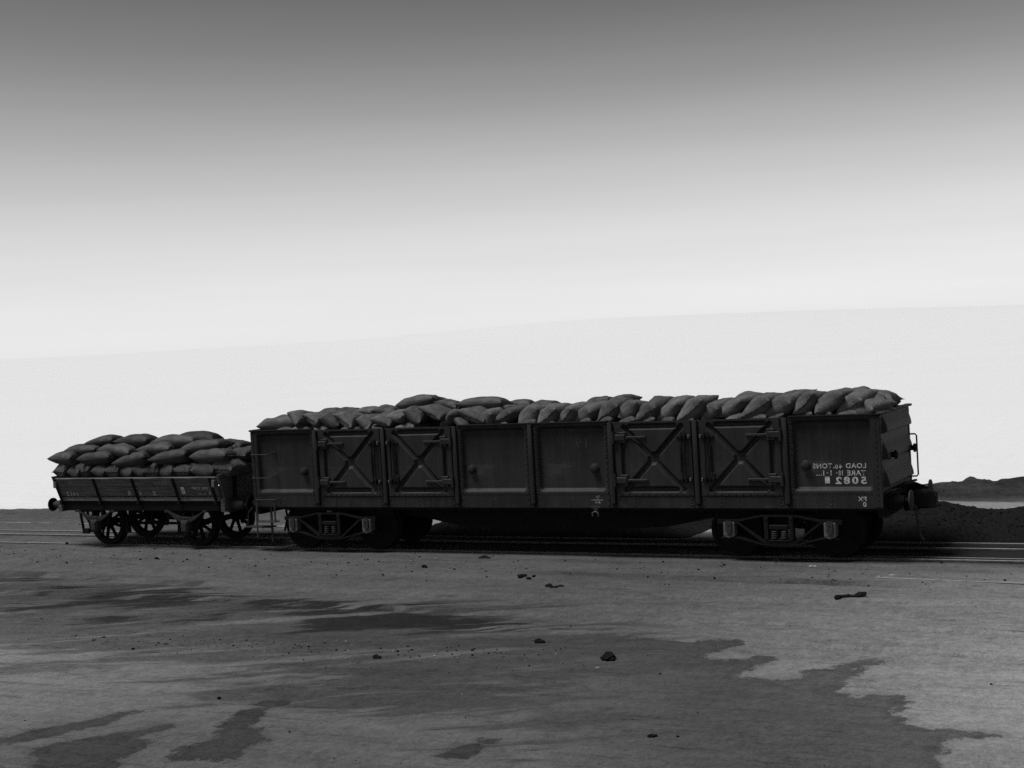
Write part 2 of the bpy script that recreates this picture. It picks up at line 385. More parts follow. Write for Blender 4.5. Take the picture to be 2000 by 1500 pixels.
def axis(a, b, step, lo, hi, grow=1.13):
    c = list(np.arange(a, b + 1e-6, step)); s = step; left = []; x = a
    while x > lo: s *= grow; x -= s; left.append(x)
    s = step; x = b; right = []
    while x < hi: s *= grow; x += s; right.append(x)
    return np.array(left[::-1] + c + right)
GA = 1.214           # spacing of the two rails the train stands on
gx = axis(-17.0, 20.0, 0.085, -40000, 40000)
gy = axis(-16.0, 13.0, 0.085, -300, 45000)
X, Y = np.meshgrid(gx, gy)

def vnoise(X, Y, s, seed=0, oct=4):
    r = np.random.RandomState(seed); out = np.zeros(X.shape); amp = 1.0; tot = 0
    for o in range(oct):
        T = r.rand(256, 256); x = X * s; y = Y * s; xi = np.floor(x).astype(int); yi = np.floor(y).astype(int)
        fx = x - xi; fy = y - yi; fx = fx * fx * (3 - 2 * fx); fy = fy * fy * (3 - 2 * fy)
        a = T[yi % 256, xi % 256]; b = T[yi % 256, (xi + 1) % 256]; c = T[(yi + 1) % 256, xi % 256]; d = T[(yi + 1) % 256, (xi + 1) % 256]
        out += amp * ((a * (1 - fx) + b * fx) * (1 - fy) + (c * (1 - fx) + d * fx) * fy); tot += amp; amp *= 0.5; s *= 2.03
    return out / tot - 0.5

EDGE_X = [-60, -14, -12, -3.8, 2, 11.3, 13.0, 16, 60]
EDGE_Y = [5.0, 5.7, 6.0, 7.2, 8.3, 9.6, 10.2, 11.0, 22.0]
edge = np.interp(X, EDGE_X, EDGE_Y)
near = sstep(60, 25, np.hypot(X - 2, Y))
Z = near * (vnoise(X * 0.35, Y, 0.55, 1, 4) * 0.10 + vnoise(X * 0.3, Y, 3.1, 2, 3) * 0.035 + vnoise(X, Y, 5.0, 3, 2) * 0.022)
flat = sstep(-1.3, -0.15, Y) * sstep(3.1, 2.0, Y)
Z = Z * (1 - 0.8 * flat)
# cart ruts running with the track
for yy, dep in ((-2.35, .03), (-3.9, .035), (-1.15, .02), (-5.4, .03), (-6.6, .02)):
    wob = yy + 0.12 * np.sin(X * 0.35 + yy) + vnoise(X, Y * 0 + yy, 0.2, 9, 2) * 0.5
    Z -= near * dep * np.exp(-((Y - wob) / 0.10) ** 2); Z += near * dep * .6 * np.exp(-((Y - wob - .22) / 0.10) ** 2)
# low bank of dug earth where the yard ends
bank = np.exp(-((Y - edge + 0.9) / 0.75) ** 2) * (0.03 + 0.30 * sstep(6, 14, X) + (0.06 + 0.19 * sstep(4, 9, X)) * vnoise(X, Y, 0.9, 4, 3) + (0.10 + 0.14 * sstep(4, 9, X)) * vnoise(X, Y, 3.2, 5, 3))
Z += bank * near
# flat far plain rising to very low pale hills
dist = np.hypot(X - CAMP.x, Y - CAMP.y); az = np.degrees(np.arctan2(X - CAMP.x, Y - CAMP.y))
HAZ = [-180, -90, -60, -46.8, -42.2, -39.3, -37.3, -33, -31, -29.3, -27.3, -23.3, -19.3, -15.4, -11.5, -7.9, 0, 30, 90, 180]
HEL = [.3, .35, .4, .45, .3, .40, .41, .36, .45, .56, .70, .725, .65, .56, .43, .30, .3, .35, .3, .3]
el = np.interp(az, HAZ, HEL)
Z += np.tan(np.radians(el)) * dist * sstep(500, 1700, dist)
Z -= 0.030 + 0.02 * sstep(0.03, 0.06, Y) * sstep(GA - .03, GA - .06, Y)      # railhead level is zero

wet = np.full(X.shape, -3.0); sub = (np.abs(X) < 25) & (Y > -17) & (Y < 2)
fadek = np.ones(X.shape); sdb = poly_sd(X[sub], Y[sub], WET[0])
fadek[sub] = np.where(sdb > -.4, sstep(3.9, 7.4, X[sub] * .887 + Y[sub] * .459), 1.0)
for p in WET: wet[sub] = np.maximum(wet[sub], poly_sd(X[sub], Y[sub], p))
dark = np.full(X.shape, -3.0)
for p in DARK: dark[sub] = np.maximum(dark[sub], poly_sd(X[sub], Y[sub], p))
damp = np.full(X.shape, -3.0); damp[sub] = poly_sd(X[sub], Y[sub], DAMP)
damp = np.clip(damp + 0.25, -3, 1.0)
# coal dust: under and beyond the gondola, fading to plain dirt behind the small truck
cxr = sstep(1.0, 3.5, X) 
coal = sstep(-0.35, 0.05, Y) * sstep(6.3, 4.6, Y) * (0.25 + 0.75 * cxr)
coal = np.maximum(coal * sstep(-1, 2.0, X), 0.55 * sstep(-6.5, -5.2, X) * sstep(0.0, 0.2, Y) * sstep(1.25, 1.05, Y))
coal = np.maximum(coal, 0.62 * sstep(9.5, 12.5, X) * sstep(-0.75, -0.1, Y) * sstep(6.0, 4, Y))
coal = np.maximum(coal, 0.50 * np.exp(-((Y + 2.05 + 0.03 * (X - 10)) / 0.42) ** 2) * sstep(4, 8, X) * sstep(14.5, 12.0, X))
coal = np.maximum(coal, 0.42 * np.exp(-((Y + 0.75) / 0.5) ** 2) * sstep(-4, 2, X) * sstep(16, 13, X))
coal = np.maximum(coal, 0.72 * np.exp(-((Y - edge + 1.3) / 1.5) ** 2) * sstep(9, 11, X))
gap = sstep(1.9, 2.5, Y) * (sstep(3.4, 2.6, X) + sstep(7.7, 8.0, X) * sstep(9.6, 9.2, X))
coal = coal * (1 - np.clip(gap, 0, 1))
palea = 1.1 * sstep(4.6, 5.6, Y - 0.02 * (X - 12)) * sstep(7.9, 7.2, Y) * sstep(9, 11, X)
palea = np.maximum(palea, 1.0 * sstep(2.6, 3.4, Y) * sstep(9.5, 7.0, Y) * sstep(-3.5, -1, X) * sstep(9.8, 9.2, X))
plain = np.clip(Y - edge, -3, 3)
# uneven exposure painted into the ground colour: sides paler, middle of the yard darker
lit = 0.70 + 1.55 * np.exp(-(((X - 17.3) / 4.8) ** 2 + ((Y + 7.0) / 6.0) ** 2)) + 0.95 * np.exp(-(((X - 1.5) / 5.0) ** 2 + ((Y + 10.0) / 4.0) ** 2)) + 0.25 * np.exp(-(((X + 9) / 6.0) ** 2 + ((Y + 3.0) / 4.0) ** 2))
vs_ = np.stack([X.ravel(), Y.ravel(), Z.ravel()], 1)
ny, nx = X.shape
ii = np.arange(nx * ny).reshape(ny, nx)
fq = np.stack([ii[:-1, :-1].ravel(), ii[:-1, 1:].ravel(), ii[1:, 1:].ravel(), ii[1:, :-1].ravel()], 1)
me = bpy.data.meshes.new("ground")
me.vertices.add(len(vs_)); me.vertices.foreach_set("co", vs_.astype(np.float32).ravel())
me.loops.add(fq.size); me.loops.foreach_set("vertex_index", fq.astype(np.int32).ravel())
me.polygons.add(len(fq)); me.polygons.foreach_set("loop_start", np.arange(0, fq.size, 4, dtype=np.int32))
me.polygons.foreach_set("use_smooth", np.ones(len(fq), dtype=bool))
me.update(calc_edges=True); me.validate()
for n_, a_ in (("wet", wet), ("damp", damp), ("coaldust", coal), ("pale", palea), ("plain", plain), ("wetk", fadek), ("lit", lit), ("dark", dark)):
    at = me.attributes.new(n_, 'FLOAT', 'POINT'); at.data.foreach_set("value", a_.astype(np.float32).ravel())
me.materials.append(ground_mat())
g = link("ground", me); tag(g, "bare trodden dirt yard with damp stains running out to a white plain", "ground", None, "structure")

def gz(x, y):
    i = min(max(int(np.searchsorted(gx, x)), 1), len(gx) - 1); j = min(max(int(np.searchsorted(gy, y)), 1), len(gy) - 1)
    return float(Z[j, i])

# ------------------------------------------------------------------ railway track
GA = 1.214           # spacing of the two rails the train stands on
def rail(name, pts, parent, head=0.055):
    b = MB(); prof = [(-.03, -.10), (-.012, -.04), (-head / 2, -.03), (-head / 2, -.004), (-head / 2 + .006, 0), (head / 2 - .006, 0), (head / 2, -.004), (head / 2, -.03), (.012, -.04), (.03, -.10)]
    vs = []; fs = []; n = len(prof)
    for x, y, z in pts:
        for a, c in prof: vs.append((x, y + a, z + c))
    for i in range(len(pts) - 1):
        for k in range(n - 1): fs.append((i * n + k, i * n + k + 1, (i + 1) * n + k + 1, (i + 1) * n + k))
    b.add(vs, fs); me = b.mesh(name, 'railside'); me.materials.append(MAT['steel'])
    for p in me.polygons:
        if p.index % 9 == 4: p.material_index = 1
    return link(name, me, parent)
trk = empty("railway_track"); tag(trk, "flush dual gauge railway track running under the wagons", "track", None, "structure")
xs_ = list(np.arange(-90, 60.1, 1.5))
def wav(x, s): return 0.008 * math.sin(x * 0.7 + s) + 0.005 * math.sin(x * 1.9 + 2 * s)
for yy, s in ((0.0, 0), (GA, 1), (1.84, 2)):
    rail("rail", [(x, yy + (wav(x, s) if yy > 1.5 else 0), -0.0005 if yy < 1.5 else -0.006) for x in xs_], trk)
rail("check_rail", [(x, 0.30 - 0.02 * max(0, x - 12) + wav(x, 3), -0.008 + 0.02 * min(0, (x - 11.5) / 1.0)) for x in np.arange(10.5, 40, 1.0)], trk, 0.04)
sid = empty("siding_track"); tag(sid, "half buried siding rail behind the small truck", "track", None, "structure")
rail("rail", [(x, 3.15 + 0.006 * (x + 10) * -4 + wav(x, 4), -0.012 + 0.003 * math.sin(x)) for x in np.arange(-70, 1.5, 1.5)], sid)
old = empty("old_rail_track"); tag(old, "worn rail sunk in the dirt in front of the gondola", "track", None, "structure")
rail("rail", [(x, -1.62 - 0.105 * (x - 12.5) + wav(x, 5), -0.016 + 0.008 * math.sin(x * .8) + 0.05 * min(0, (x - 12.8) / 1.2)) for x in np.arange(11.9, 32, 0.7)], old, 0.045)

# ------------------------------------------------------------------ the gondola
LN, W_, ZB, ZT = 12.5, 2.162, 0.87, 2.40
Y0 = -0.474; Y1 = Y0 + W_; YC = GA / 2; MOD = LN / 8
gon = empty("gondola_wagon", (0, 0, 0))
tag(gon, "long riveted steel gondola wagon on two bogies, sides pressed with panels and crossed doors", "wagon")

def plate(name, wd, ht, nx, nz_, func, back=0.07, mat='paint'):
    """pressed steel plate: front face at y = func(x, z) (0 = flush, positive = pressed in)"""
    xs = np.linspace(-wd / 2, wd / 2, nx); zs = np.linspace(-ht / 2, ht / 2, nz_)
    XX, ZZ = np.meshgrid(xs, zs); D = func(XX, ZZ)
    vs = [(float(a), float(b), float(c)) for a, b, c in zip(XX.ravel(), D.ravel(), ZZ.ravel())]
    id_ = np.arange(nx * nz_).reshape(nz_, nx); fs = []
    for j in range(nz_ - 1):
        for i in range(nx - 1): fs.append((int(id_[j, i]), int(id_[j, i + 1]), int(id_[j + 1, i + 1]), int(id_[j + 1, i])))
    ring = [int(k) for k in list(id_[0, :]) + list(id_[1:, -1]) + list(id_[-1, -2::-1]) + list(id_[-2:0:-1, 0])]
    o = len(vs)
    for k in ring: vs.append((vs[k][0], back, vs[k][2]))
    n = len(ring)
    for k in range(n): fs.append((ring[k], ring[(k + 1) % n], o + (k + 1) % n, o + k))
    b = MB(); b.add(vs, fs); me = b.mesh(name, mat, True)
    try: me.set_sharp_from_angle(angle=math.radians(60))
    except Exception: pass
    return me

def rrect_sd(x, z, hx, hz, r):
    qx = np.abs(x) - hx + r; qz = np.abs(z) - hz + r
    return np.hypot(np.maximum(qx, 0), np.maximum(qz, 0)) + np.minimum(np.maximum(qx, qz), 0) - r
PW, PH = MOD - 0.10, 1.25         # recessed panel sheet
def panel_f(x, z):
    d = rrect_sd(x, z, 0.655, 0.572, 0.075)
    dent = 0.0025 * np.sin(x * 3.1 + 1) * np.cos(z * 2.7)
    return 0.072 * sstep(0.012, -0.045, d) + dent * sstep(0, -0.2, d)
panel_me = plate("side_panel", PW, PH, 90, 80, panel_f, 0.09)
DW, DH = 1.40, 1.285
def seg_d(x, z, ax, az_, bx, bz):
    ex, ez = bx - ax, bz - az_; t = np.clip(((x - ax) * ex + (z - az_) * ez) / (ex * ex + ez * ez), 0, 1)
    return np.hypot(x - ax - t * ex, z - az_ - t * ez)
def door_f(x, z):
    d = np.minimum(seg_d(x, z, -.53, .545, .53, -.545), seg_d(x, z, -.53, -.545, .53, .545)) - 0.018
    d = np.minimum(d, (np.hypot(x, z) - 0.075) * 0.9)
    d = np.minimum(d, seg_d(x, z, -.42, .555, .40, .555) - 0.018)
    d = np.minimum(d, seg_d(x, z, -.42, -.535, .42, -.535) - 0.018)
    d = np.minimum(d, seg_d(x, z, -.555, -.27, -.555, .27) - 0.012)
    return 0.055 * sstep(0.038, 0.0, d)
doorL = plate("door", DW, DH, 128, 118, door_f, 0.06)
doorR = plate("door", DW, DH, 128, 118, lambda x, z: door_f(-x, z), 0.06)

zc_panel = 1.12 + (2.375 - 1.12) / 2
kinds = "PDDPPDDP"
for i, kd in enumerate(kinds):
    xc = (i + 0.5) * MOD
    if kd == 'P':
        dx = 0.03 if i == 0 else (-0.03 if i == 7 else 0)
        link("side_panel", panel_me, gon, (xc + dx, Y0, zc_panel))
        # far side: the same sheet turned round
        o = link("side_panel", panel_me, gon, (xc + dx, Y1, zc_panel)); o.rotation_euler = (0, 0, math.pi)
    else:
        left = (i % 2 == 1) if i < 4 else (i % 2 == 1)
        d = link("door", doorL if left else doorR, gon, (xc + (0.005 if left else -0.005), Y0 - 0.012, 1.09 + DH / 2))
        o = link("door", doorR if left else doorL, gon, (xc, Y1 + 0.012, 1.09 + DH / 2)); o.rotation_euler = (0, 0, math.pi)
        s = -1 if left else 1              # hinge side
        for zz in (0.37, -0.375):
            h = MB(); xh = s * (DW / 2 + 0.035)
            h.bbox(min(s * .12, xh), max(s * .12, xh), -.03, .004, zz - .022, zz + .022, .006)
            h.bbox(min(s * .50, xh), max(s * .50, xh), -.052, .004, zz - .05, zz + .055, .01)
            h.bbox(min(s * .48, s * .62), max(s * .48, s * .62), -.035, .004, zz - .095, zz + .10, .008)
            h.tube([(s * (DW / 2 + .02), -.05, zz - .10), (s * (DW / 2 + .02), -.05, zz + .11)], .026, 8)
            for q in (.17, .30, .43): h.dome((s * q, -.03, zz), (0, -1, 0), .013, .014)
            for q in (.52, .60): 
                for e in (-.075, .08): h.dome((s * q, -.035, zz + e), (0, -1, 0), .013, .014)
            h.build("hinge", 'paint', d)
        lb = MB(); e = -s
        for off, r in ((.60, .013), (.535, .010)):
            lb.tube([(e * off, -.045, -.42), (e * off, -.045, -.1), (e * (off - .012), -.052, 0.0), (e * off, -.045, .12), (e * off, -.045, .44)], r, 6)
        for zz in (.36, -.37):
            lb.bbox(min(e * .44, e * .66), max(e * .44, e * .66), -.03, .004, zz - .018, zz + .018, .005)
            lb.bbox(min(e * .585, e * .62), max(e * .585, e * .62), -.07, -.01, zz - .035, zz + .05, .005)
            lb.bbox(min(e * .52, e * .55), max(e * .52, e * .55), -.06, -.01, zz - .03, zz + .03, .005)
        lb.build("latch_bar", 'black', d)
        for zz in (.37, -.365):
            cp = MB(); cp.bbox(min(e * .655, e * .685), max(e * .655, e * .685), -.055, -.005, zz - .03, zz + .03, .006); cp.build("latch_stop", 'box', d)
        ch = MB(); n_ = 11
        for k in range(n_):
            zz = .20 - .42 * k / (n_ - 1); ch.box(e * .505 - .008, e * .505 + .008, -.03 - .008 * (k % 2), -.012, zz - .016, zz + .016)
        ch.build("latch_chain", 'black', d)
        if i in (2, 6):
            hk = MB(); hk.tube([(e * .46, -.02, -.37), (e * .43, -.05, -.33), (e * .44, -.06, -.27), (e * .47, -.05, -.25)], .014, 6); hk.build("latch_hook", 'black', d)

# pressed posts between the bays
pm = MB()
prof = [(-.046, 0), (-.038, -.040), (-.014, -.050), (.014, -.050), (.038, -.040), (.046, 0)]
vs = []; fs = []
for zz, k, yy in ((.905, .55, .02), (.96, 1, 1), (2.36, 1, 1), (2.375, .95, .9)):
    for a, c in prof: vs.append((a * k, c * yy, zz))
for i in range(3):
    for k in range(5): fs.append((i * 6 + k, i * 6 + k + 1, i * 6 + 6 + k + 1, i * 6 + 6 + k))
fs += [tuple(range(6)), tuple(range(18, 24))]
pm.add(vs, fs); post_me = pm.mesh("post", 'paint', True); post_me.set_sharp_from_angle(angle=math.radians(30))
for i in range(1, 8):
    link("post", post_me, gon, (i * MOD, Y0 - 0.002, 0))
    o = link("post", post_me, gon, (i * MOD, Y1 + 0.002, 0)); o.rotation_euler = (0, 0, math.pi)
# lower sill plates, one to a bay, and small upright straps on them
for i in range(8):
    b = MB(); b.bbox(i * MOD + (.068 if i else 0.0), (i + 1) * MOD - (.068 if i < 7 else 0.0), Y0 + .003, Y0 + .07, ZB, 1.125 if kinds[i] == 'P' else 1.083, .006)
    b.build("sill_plate", 'paint', gon)
    b = MB(); b.bbox(i * MOD + .01, (i + 1) * MOD - .01, Y1 - .07, Y1 - .003, ZB, 1.125 if kinds[i] == 'P' else 1.083, .006)
    b.build("sill_plate", 'paint', gon)
for i in range(1, 8):
    b = MB(); b.bbox(i * MOD - .125, i * MOD + .125, Y0 + .012, Y0 + .06, ZB + .002, 2.372, .004)
    b.build("post_backing", 'paint', gon)
# corner plates
for xa, xb in ((0.0, .085), (LN - .165, LN)):
    b = MB(); b.bbox(xa, xb, Y0 - .008, Y0 + .075, ZB + .01, 2.37, .012); b.build("corner_plate", 'paint', gon)
    b = MB(); b.bbox(xa, xb, Y1 - .075, Y1 + .008, ZB + .01, 2.37, .012); b.build("corner_plate", 'paint', gon)
# top rim over the plain panels: angle iron, doors have none
for i, kd in enumerate(kinds):
    if kd == 'P':
        xa, xb = i * MOD + (.06 if i not in (0, 4) else (-.005 if i == 0 else 0.0)), (i + 1) * MOD - (.06 if i not in (3, 7) else (-.005 if i == 7 else 0.0))
        b = MB(); b.bbox(xa, xb, Y0 - .030, Y0 + .085, 2.372, 2.402, .008); b.build("top_rim", 'black', gon)
        b = MB(); b.bbox(xa, xb, Y1 - .085, Y1 + .030, 2.372, 2.402, .008); b.build("top_rim", 'black', gon)
# ends, pressed with long ridges
def end_f(x, z):
    out_ = np.zeros(x.shape)
    for zz, hh in ((0.50, .13), (0.07, .13), (-.37, .13)):
        a = 0.085 * np.where(z > zz - .13, sstep(.24, -.10, z - zz), 0.0) * sstep(zz - .16, zz - .115, z) * sstep(.99, .90, np.abs(x))
        out_ = np.maximum(out_, a)
    return -out_
end_me = plate("end_wall", W_ - .10, 1.36, 90, 120, end_f, 0.05)
o = link("end_wall", end_me, gon, (LN - .012, YC, 1.71)); o.rotation_euler = (0, 0, math.pi / 2)
o2 = link("end_wall", end_me, gon, (.012, YC, 1.71)); o2.rotation_euler = (0, 0, -math.pi / 2)
b = MB(); b.bbox(LN - .06, LN + .055, Y0 - .02, Y1 + .02, 2.385, 2.425, .012); b.build("end_rim", 'iron', gon)
b = MB(); b.bbox(-.03, .06, Y0 - .02, Y1 + .02, 2.375, 2.41, .012); b.build("end_rim", 'iron', gon)
for xa, xb in ((LN - .11, LN + .03), (-.03, .11)):
    b = MB(); b.bbox(xa, xb, Y0 + .06, Y1 - .06, .72, 1.06, .01); b.build("headstock", 'black', gon)
b = MB(); b.bbox(.12, LN - .12, Y0 + .12, Y1 - .12, .98, 1.04, .004); b.build("floor", 'black', gon)
# fish belly sill and cross bearers
for yy in (YC - .30, YC + .30):
    b = MB(); b.prism([(.12, .98), (LN - .12, .98), (LN - .12, .74), (9.4, .62), (8.5, .45), (7.0, .37), (5.5, .37), (4.3, .43), (3.4, .60), (.12, .74)], yy - .05, yy + .05); b.build("centre_sill", 'black', gon)
for k in range(1, 8):
    b = MB(); b.prism([(k * MOD - .05, .978), (k * MOD + .05, .978), (k * MOD + .05, .80), (k * MOD - .05, .80)], Y0 + .08, Y1 - .08); b.build("cross_bearer", 'black', gon)
b = MB(); b.bbox(.1, LN - .1, Y0 + .075, Y0 + .15, .82, .90, .006); b.build("side_sill_angle", 'black', gon)
b = MB(); b.bbox(.1, LN - .1, Y1 - .15, Y1 - .075, .82, .90, .006); b.build("side_sill_angle", 'black', gon)

# rivets: too small and too many to pick apart
rv = MB(); R_ = .016
def rivet(x, z, y=Y0, n=(0, -1, 0), r=R_): rv.dome((x, y, z), n, r, r * .85, 6)
for i, kd in enumerate(kinds):
    x0, x1 = i * MOD, (i + 1) * MOD
    if kd == 'P':
        for x in np.arange(x0 + .13, x1 - .10, .062): rivet(x, 1.112, Y0 + .001, r=.010)
        for zz in np.arange(1.18, 2.34, .105):
            if i < 7: rivet(x1 - .092, zz)
            if i > 0: rivet(x0 + .092, zz)
    else:
        for x in np.arange(x0 + .17, x1 - .10, .125): rivet(x, 1.118, Y0 - .012)
        for zz in (.92, .98, 1.04):
            rivet(x0 + .40, zz, Y0 + .003); rivet(x1 - .13, zz, Y0 + .003)
    for zz in (.93, 1.0): rivet(x0 + .72, zz, Y0 + .003)
for i in range(1, 8):
    for zz in np.arange(.93, 2.36, .105):
        rivet(i * MOD - .104, zz, Y0 + .003 if zz < 1.08 else (Y0 - .0 if kinds[i - 1] == 'P' else Y0 + .012))
        rivet(i * MOD + .104, zz, Y0 + .003 if zz < 1.08 else (Y0 - .0 if kinds[i] == 'P' else Y0 + .012))
for zz in np.arange(.92, 2.36, .095):
    rivet(LN - .075, zz, Y0 - .008, r=.015); rivet(.035, zz, Y0 - .008, r=.012)
for zz in np.arange(1.1, 2.36, .11): rivet(LN + .001, zz, Y0 + .04, (1, 0, 0), .012)
o = rv.build("rivet_rows", 'paint', gon); tag(o, kind="stuff")

# tie knobs
for x, zz in ((1.22, 1.57), (4.98, 1.575), (7.45, 1.57), (11.24, 1.58)):
    b = MB(); b.lathe([(0.0, .0), (.085, 0), (.085, -.015), (.055, -.028), (.05, -.045), (.072, -.055), (.070, -.08), (.03, -.095), (0.0, -.095)], (x, Y0 + .073, zz), 'y', 16, False)
    auto_smooth(b.build("tie_knob", 'paint', gon))
for yy, zz in ((-.02, 1.70), (1.42, 1.68)):
    b = MB(); b.lathe([(0, 0), (.08, 0), (.08, .02), (.045, .035), (.045, .09), (.075, .10), (.075, .13), (.03, .15), (0, .15)], (LN + .01, yy, zz), 'x', 16, False)
    auto_smooth(b.build("tie_knob", 'black', gon))
# grab irons and step, near end
def grab(pts, r=.011): 
    b = MB(); b.tube(pts, r, 8)
    for p in (pts[0], pts[-1]): b.dome((p[0], p[1], p[2]), (0, -1, 0), .026, .02, 8)
    auto_smooth(b.build("grab_iron", 'iron', gon))
grab([(.045, Y0 - .01, 1.93), (.05, Y0 - .075, 1.92), (.46, Y0 - .075, 1.92), (.50, Y0 - .05, 1.94), (.53, Y0 + .05, 1.955)])
grab([(.045, Y0 - .01, 1.46), (.05, Y0 - .075, 1.455), (.46, Y0 - .075, 1.455), (.50, Y0 - .05, 1.48), (.54, Y0 + .05, 1.50)])
b = MB()
b.tube([(.10, Y0 - .01, 1.05), (.10, Y0 - .06, 1.02), (.58, Y0 - .06, 1.02), (.63, Y0 - .01, 1.05)], .012, 8)
for x in (.10, .53): b.bar((x, Y0 - .05, 1.02), (x, Y0 - .05, .58), .035, .014, (0, 1, 0))
b.bbox(.08, .55, Y0 - .10, Y0 + .08, .575, .592, .004)
b.build("step_stirrup", 'iron', gon)
b = MB(); b.bar((.02, Y0 + .03, .86), (.02, Y0 + .03, .25), .03, .016, (0, 1, 0)); b.bar((.36, Y0 + .06, .9), (.36, Y0 + .06, .17), .05, .014, (0, 1, 0)); b.bbox(-.30, .34, Y0 + .02, Y0 + .24, .45, .475, .004)
b.tube([(-.22, Y0 + .04, .47), (-.19, Y0 + .04, .75), (-.08, Y0 + .05, .86)], .012, 6)
b.build("shunter_step", 'iron', gon)
b = MB()
for k, (xa, za, xb, zb_) in enumerate(((.25, .84, .2, .30), (.32, .84, .46, .32), (.12, .84, .26, .35))): b.tube([(xa, YC - .4 + .2 * k, za), ((xa + xb) / 2 + .06, YC - .4 + .2 * k, (za + zb_) / 2), (xb, YC - .4 + .2 * k, zb_)], .022, 8)
b.bar((.25, .1, .80), (1.0, .1, .62), .03, .05); b.build("brake_rigging", 'black', gon)
# far corner grab iron on the end
b = MB(); b.tube([(LN, Y1 - .06, 1.90), (LN + .09, Y1 - .04, 1.90), (LN + .115, Y1 - .04, 1.87), (LN + .115, Y1 - .04, 1.20), (LN + .09, Y1 - .04, 1.17), (LN, Y1 - .06, 1.17)], .014, 8); auto_smooth(b.build("grab_iron", 'black', gon))
# small rope bracket under the sill
b = MB(); b.bbox(7.36, 7.56, Y0 - .012, Y0 + .01, .865, .905, .004); b.bbox(7.42, 7.50, Y0 - .014, Y0 + .008, .80, .87, .004); b.build("rope_bracket", 'paint', gon)
b = MB(); b.tube([(7.40, Y0 - .02, .73), (7.395, Y0 - .03, .78), (7.43, Y0 - .035, .81), (7.475, Y0 - .035, .81), (7.51, Y0 - .03, .78), (7.505, Y0 - .02, .73)], .012, 8); auto_smooth(b.build("rope_ring", 'box', gon))

# lettering on the last panel (reversed, as the picture shows it)
def onside(dy): return lambda x, z: (x, Y0 + dy, z)
for s, bx, bo, sp_ in (("LOAD", (11.90, 12.228, 1.523, 1.605), .016, 1.12), ("40", (11.725, 11.845, 1.520, 1.585), .014, 1.3), ("TONS", (11.358, 11.675, 1.523, 1.605), .016, 1.12),
                       ("TARE", (11.915, 12.22, 1.405, 1.488), .014, 1.05), ("18", (11.775, 11.845, 1.405, 1.488), .012, 1.0), ("1", (11.645, 11.662, 1.405, 1.492), .02, 1.0), ("1", (11.523, 11.540, 1.405, 1.492), .02, 1.0),
                       ("5082", (11.72, 12.226, 1.265, 1.385), .035, 1.35)):
    link("lettering", text_mesh("lettering", s, bx, 'white', onside(.0690), bold=bo, spacing=sp_), gon)
for xd, zd in ((11.41, 1.407), (11.445, 1.407), (11.48, 1.407), (11.695, 1.525), (11.735, 1.44), (11.585, 1.445)):
    b = MB(); b.box(xd, xd + .02, Y0 + .0665, Y0 + .0690, zd, zd + .012); b.build("lettering", 'white', gon)
b = MB(); b.box(11.549, 11.628, Y0 + .0660, Y0 + .0690, 1.278, 1.388); b.build("painted_square", 'white', gon)
link("lettering", text_mesh("lettering", "PX", (12.09, 12.225, .995, 1.069), 'white', onside(.0005), bold=.01), gon)
link("lettering", text_mesh("lettering", "0", (12.168, 12.22, .905, .98), 'white', onside(.0005), bold=.01), gon)
# chalk marks
link("chalk_mark", text_mesh("chalk_mark", "6309", (6.45, 7.05, 2.14, 2.29), 'faint', onside(.0690), bold=-.008), gon)
link("chalk_mark", text_mesh("chalk_mark", "19", (7.10, 7.32, 1.93, 2.10), 'faint', onside(.0690), bold=-.008), gon)
link("chalk_mark", text_mesh("chalk_mark", "Tr", (7.47, 7.55, 1.04, 1.085), 'white', onside(.0005), bold=-.004), gon)
link("chalk_mark", text_mesh("chalk_mark", "Repairs", (7.38, 7.60, .995, 1.03), 'white', onside(.0005), bold=-.004), gon)
link("chalk_mark", text_mesh("chalk_mark", "8m4", (7.45, 7.55, .955, .985), 'white', onside(.0005), bold=-.004), gon)

# bogies
WR = 0.455
def disc_wheel(axx):
    b = MB()
    b.lathe([(.07, -.09), (.10, -.085), (.11, -.05), (.28, -.02), (.385, -.045), (.392, -.065), (WR - .005, -.065), (WR, -.058), (WR + .003, .045), (WR + .032, .055), (WR + .026, .078), (.385, .08), (.38, .035), (.28, .015), (.11, .05), (.07, .09)], (0, 0, 0), 'y', 40, True)
    return b.mesh("wheel", 'black', True)
wheel_me = disc_wheel(0); wheel_me.set_sharp_from_angle(angle=math.radians(40))
WB = 0.86
def arch_side(ysgn):
    """one arch bar side frame at local y = 0 (outside towards -y when ysgn = -1)"""
    b = MB(); w_ = .10; t_ = .035; up = (0, 0, 1)
    P = [(-WB - .20, .665), (-WB + .17, .665), (-.30, .745), (.30, .745), (WB - .17, .665), (WB + .20, .665)]
    for a, c in zip(P[:-1], P[1:]): b.bar((a[0], 0, a[1]), (c[0], 0, c[1]), w_, t_)
    P = [(-WB - .20, .628), (-WB + .16, .628), (-.27, .30), (.27, .30), (WB - .16, .628), (WB + .20, .628)]
    for a, c in zip(P[:-1], P[1:]): b.bar((a[0], 0, a[1]), (c[0], 0, c[1]), w_, t_)
    P = [(-WB - .14, .375), (-WB + .15, .375), (-.27, .262), (.27, .262), (WB - .15, .375), (WB + .14, .375)]
    for a, c in zip(P[:-1], P[1:]): b.bar((a[0], 0, a[1]), (c[0], 0, c[1]), w_, .028)
    for x in (-.215, .215):
        b.bbox(x - .038, x + .038, -.055, .055, .318, .728, .008)
        for q in (.36, .69): b.dome((x, -.055, q), (0, -1, 0), .016, .016)
    b.bbox(-.175, .175, -.06, .06, .318, .345, .006)
    return b.mesh("side_frame", 'black')
side_me = arch_side(-1)
sp = MB()
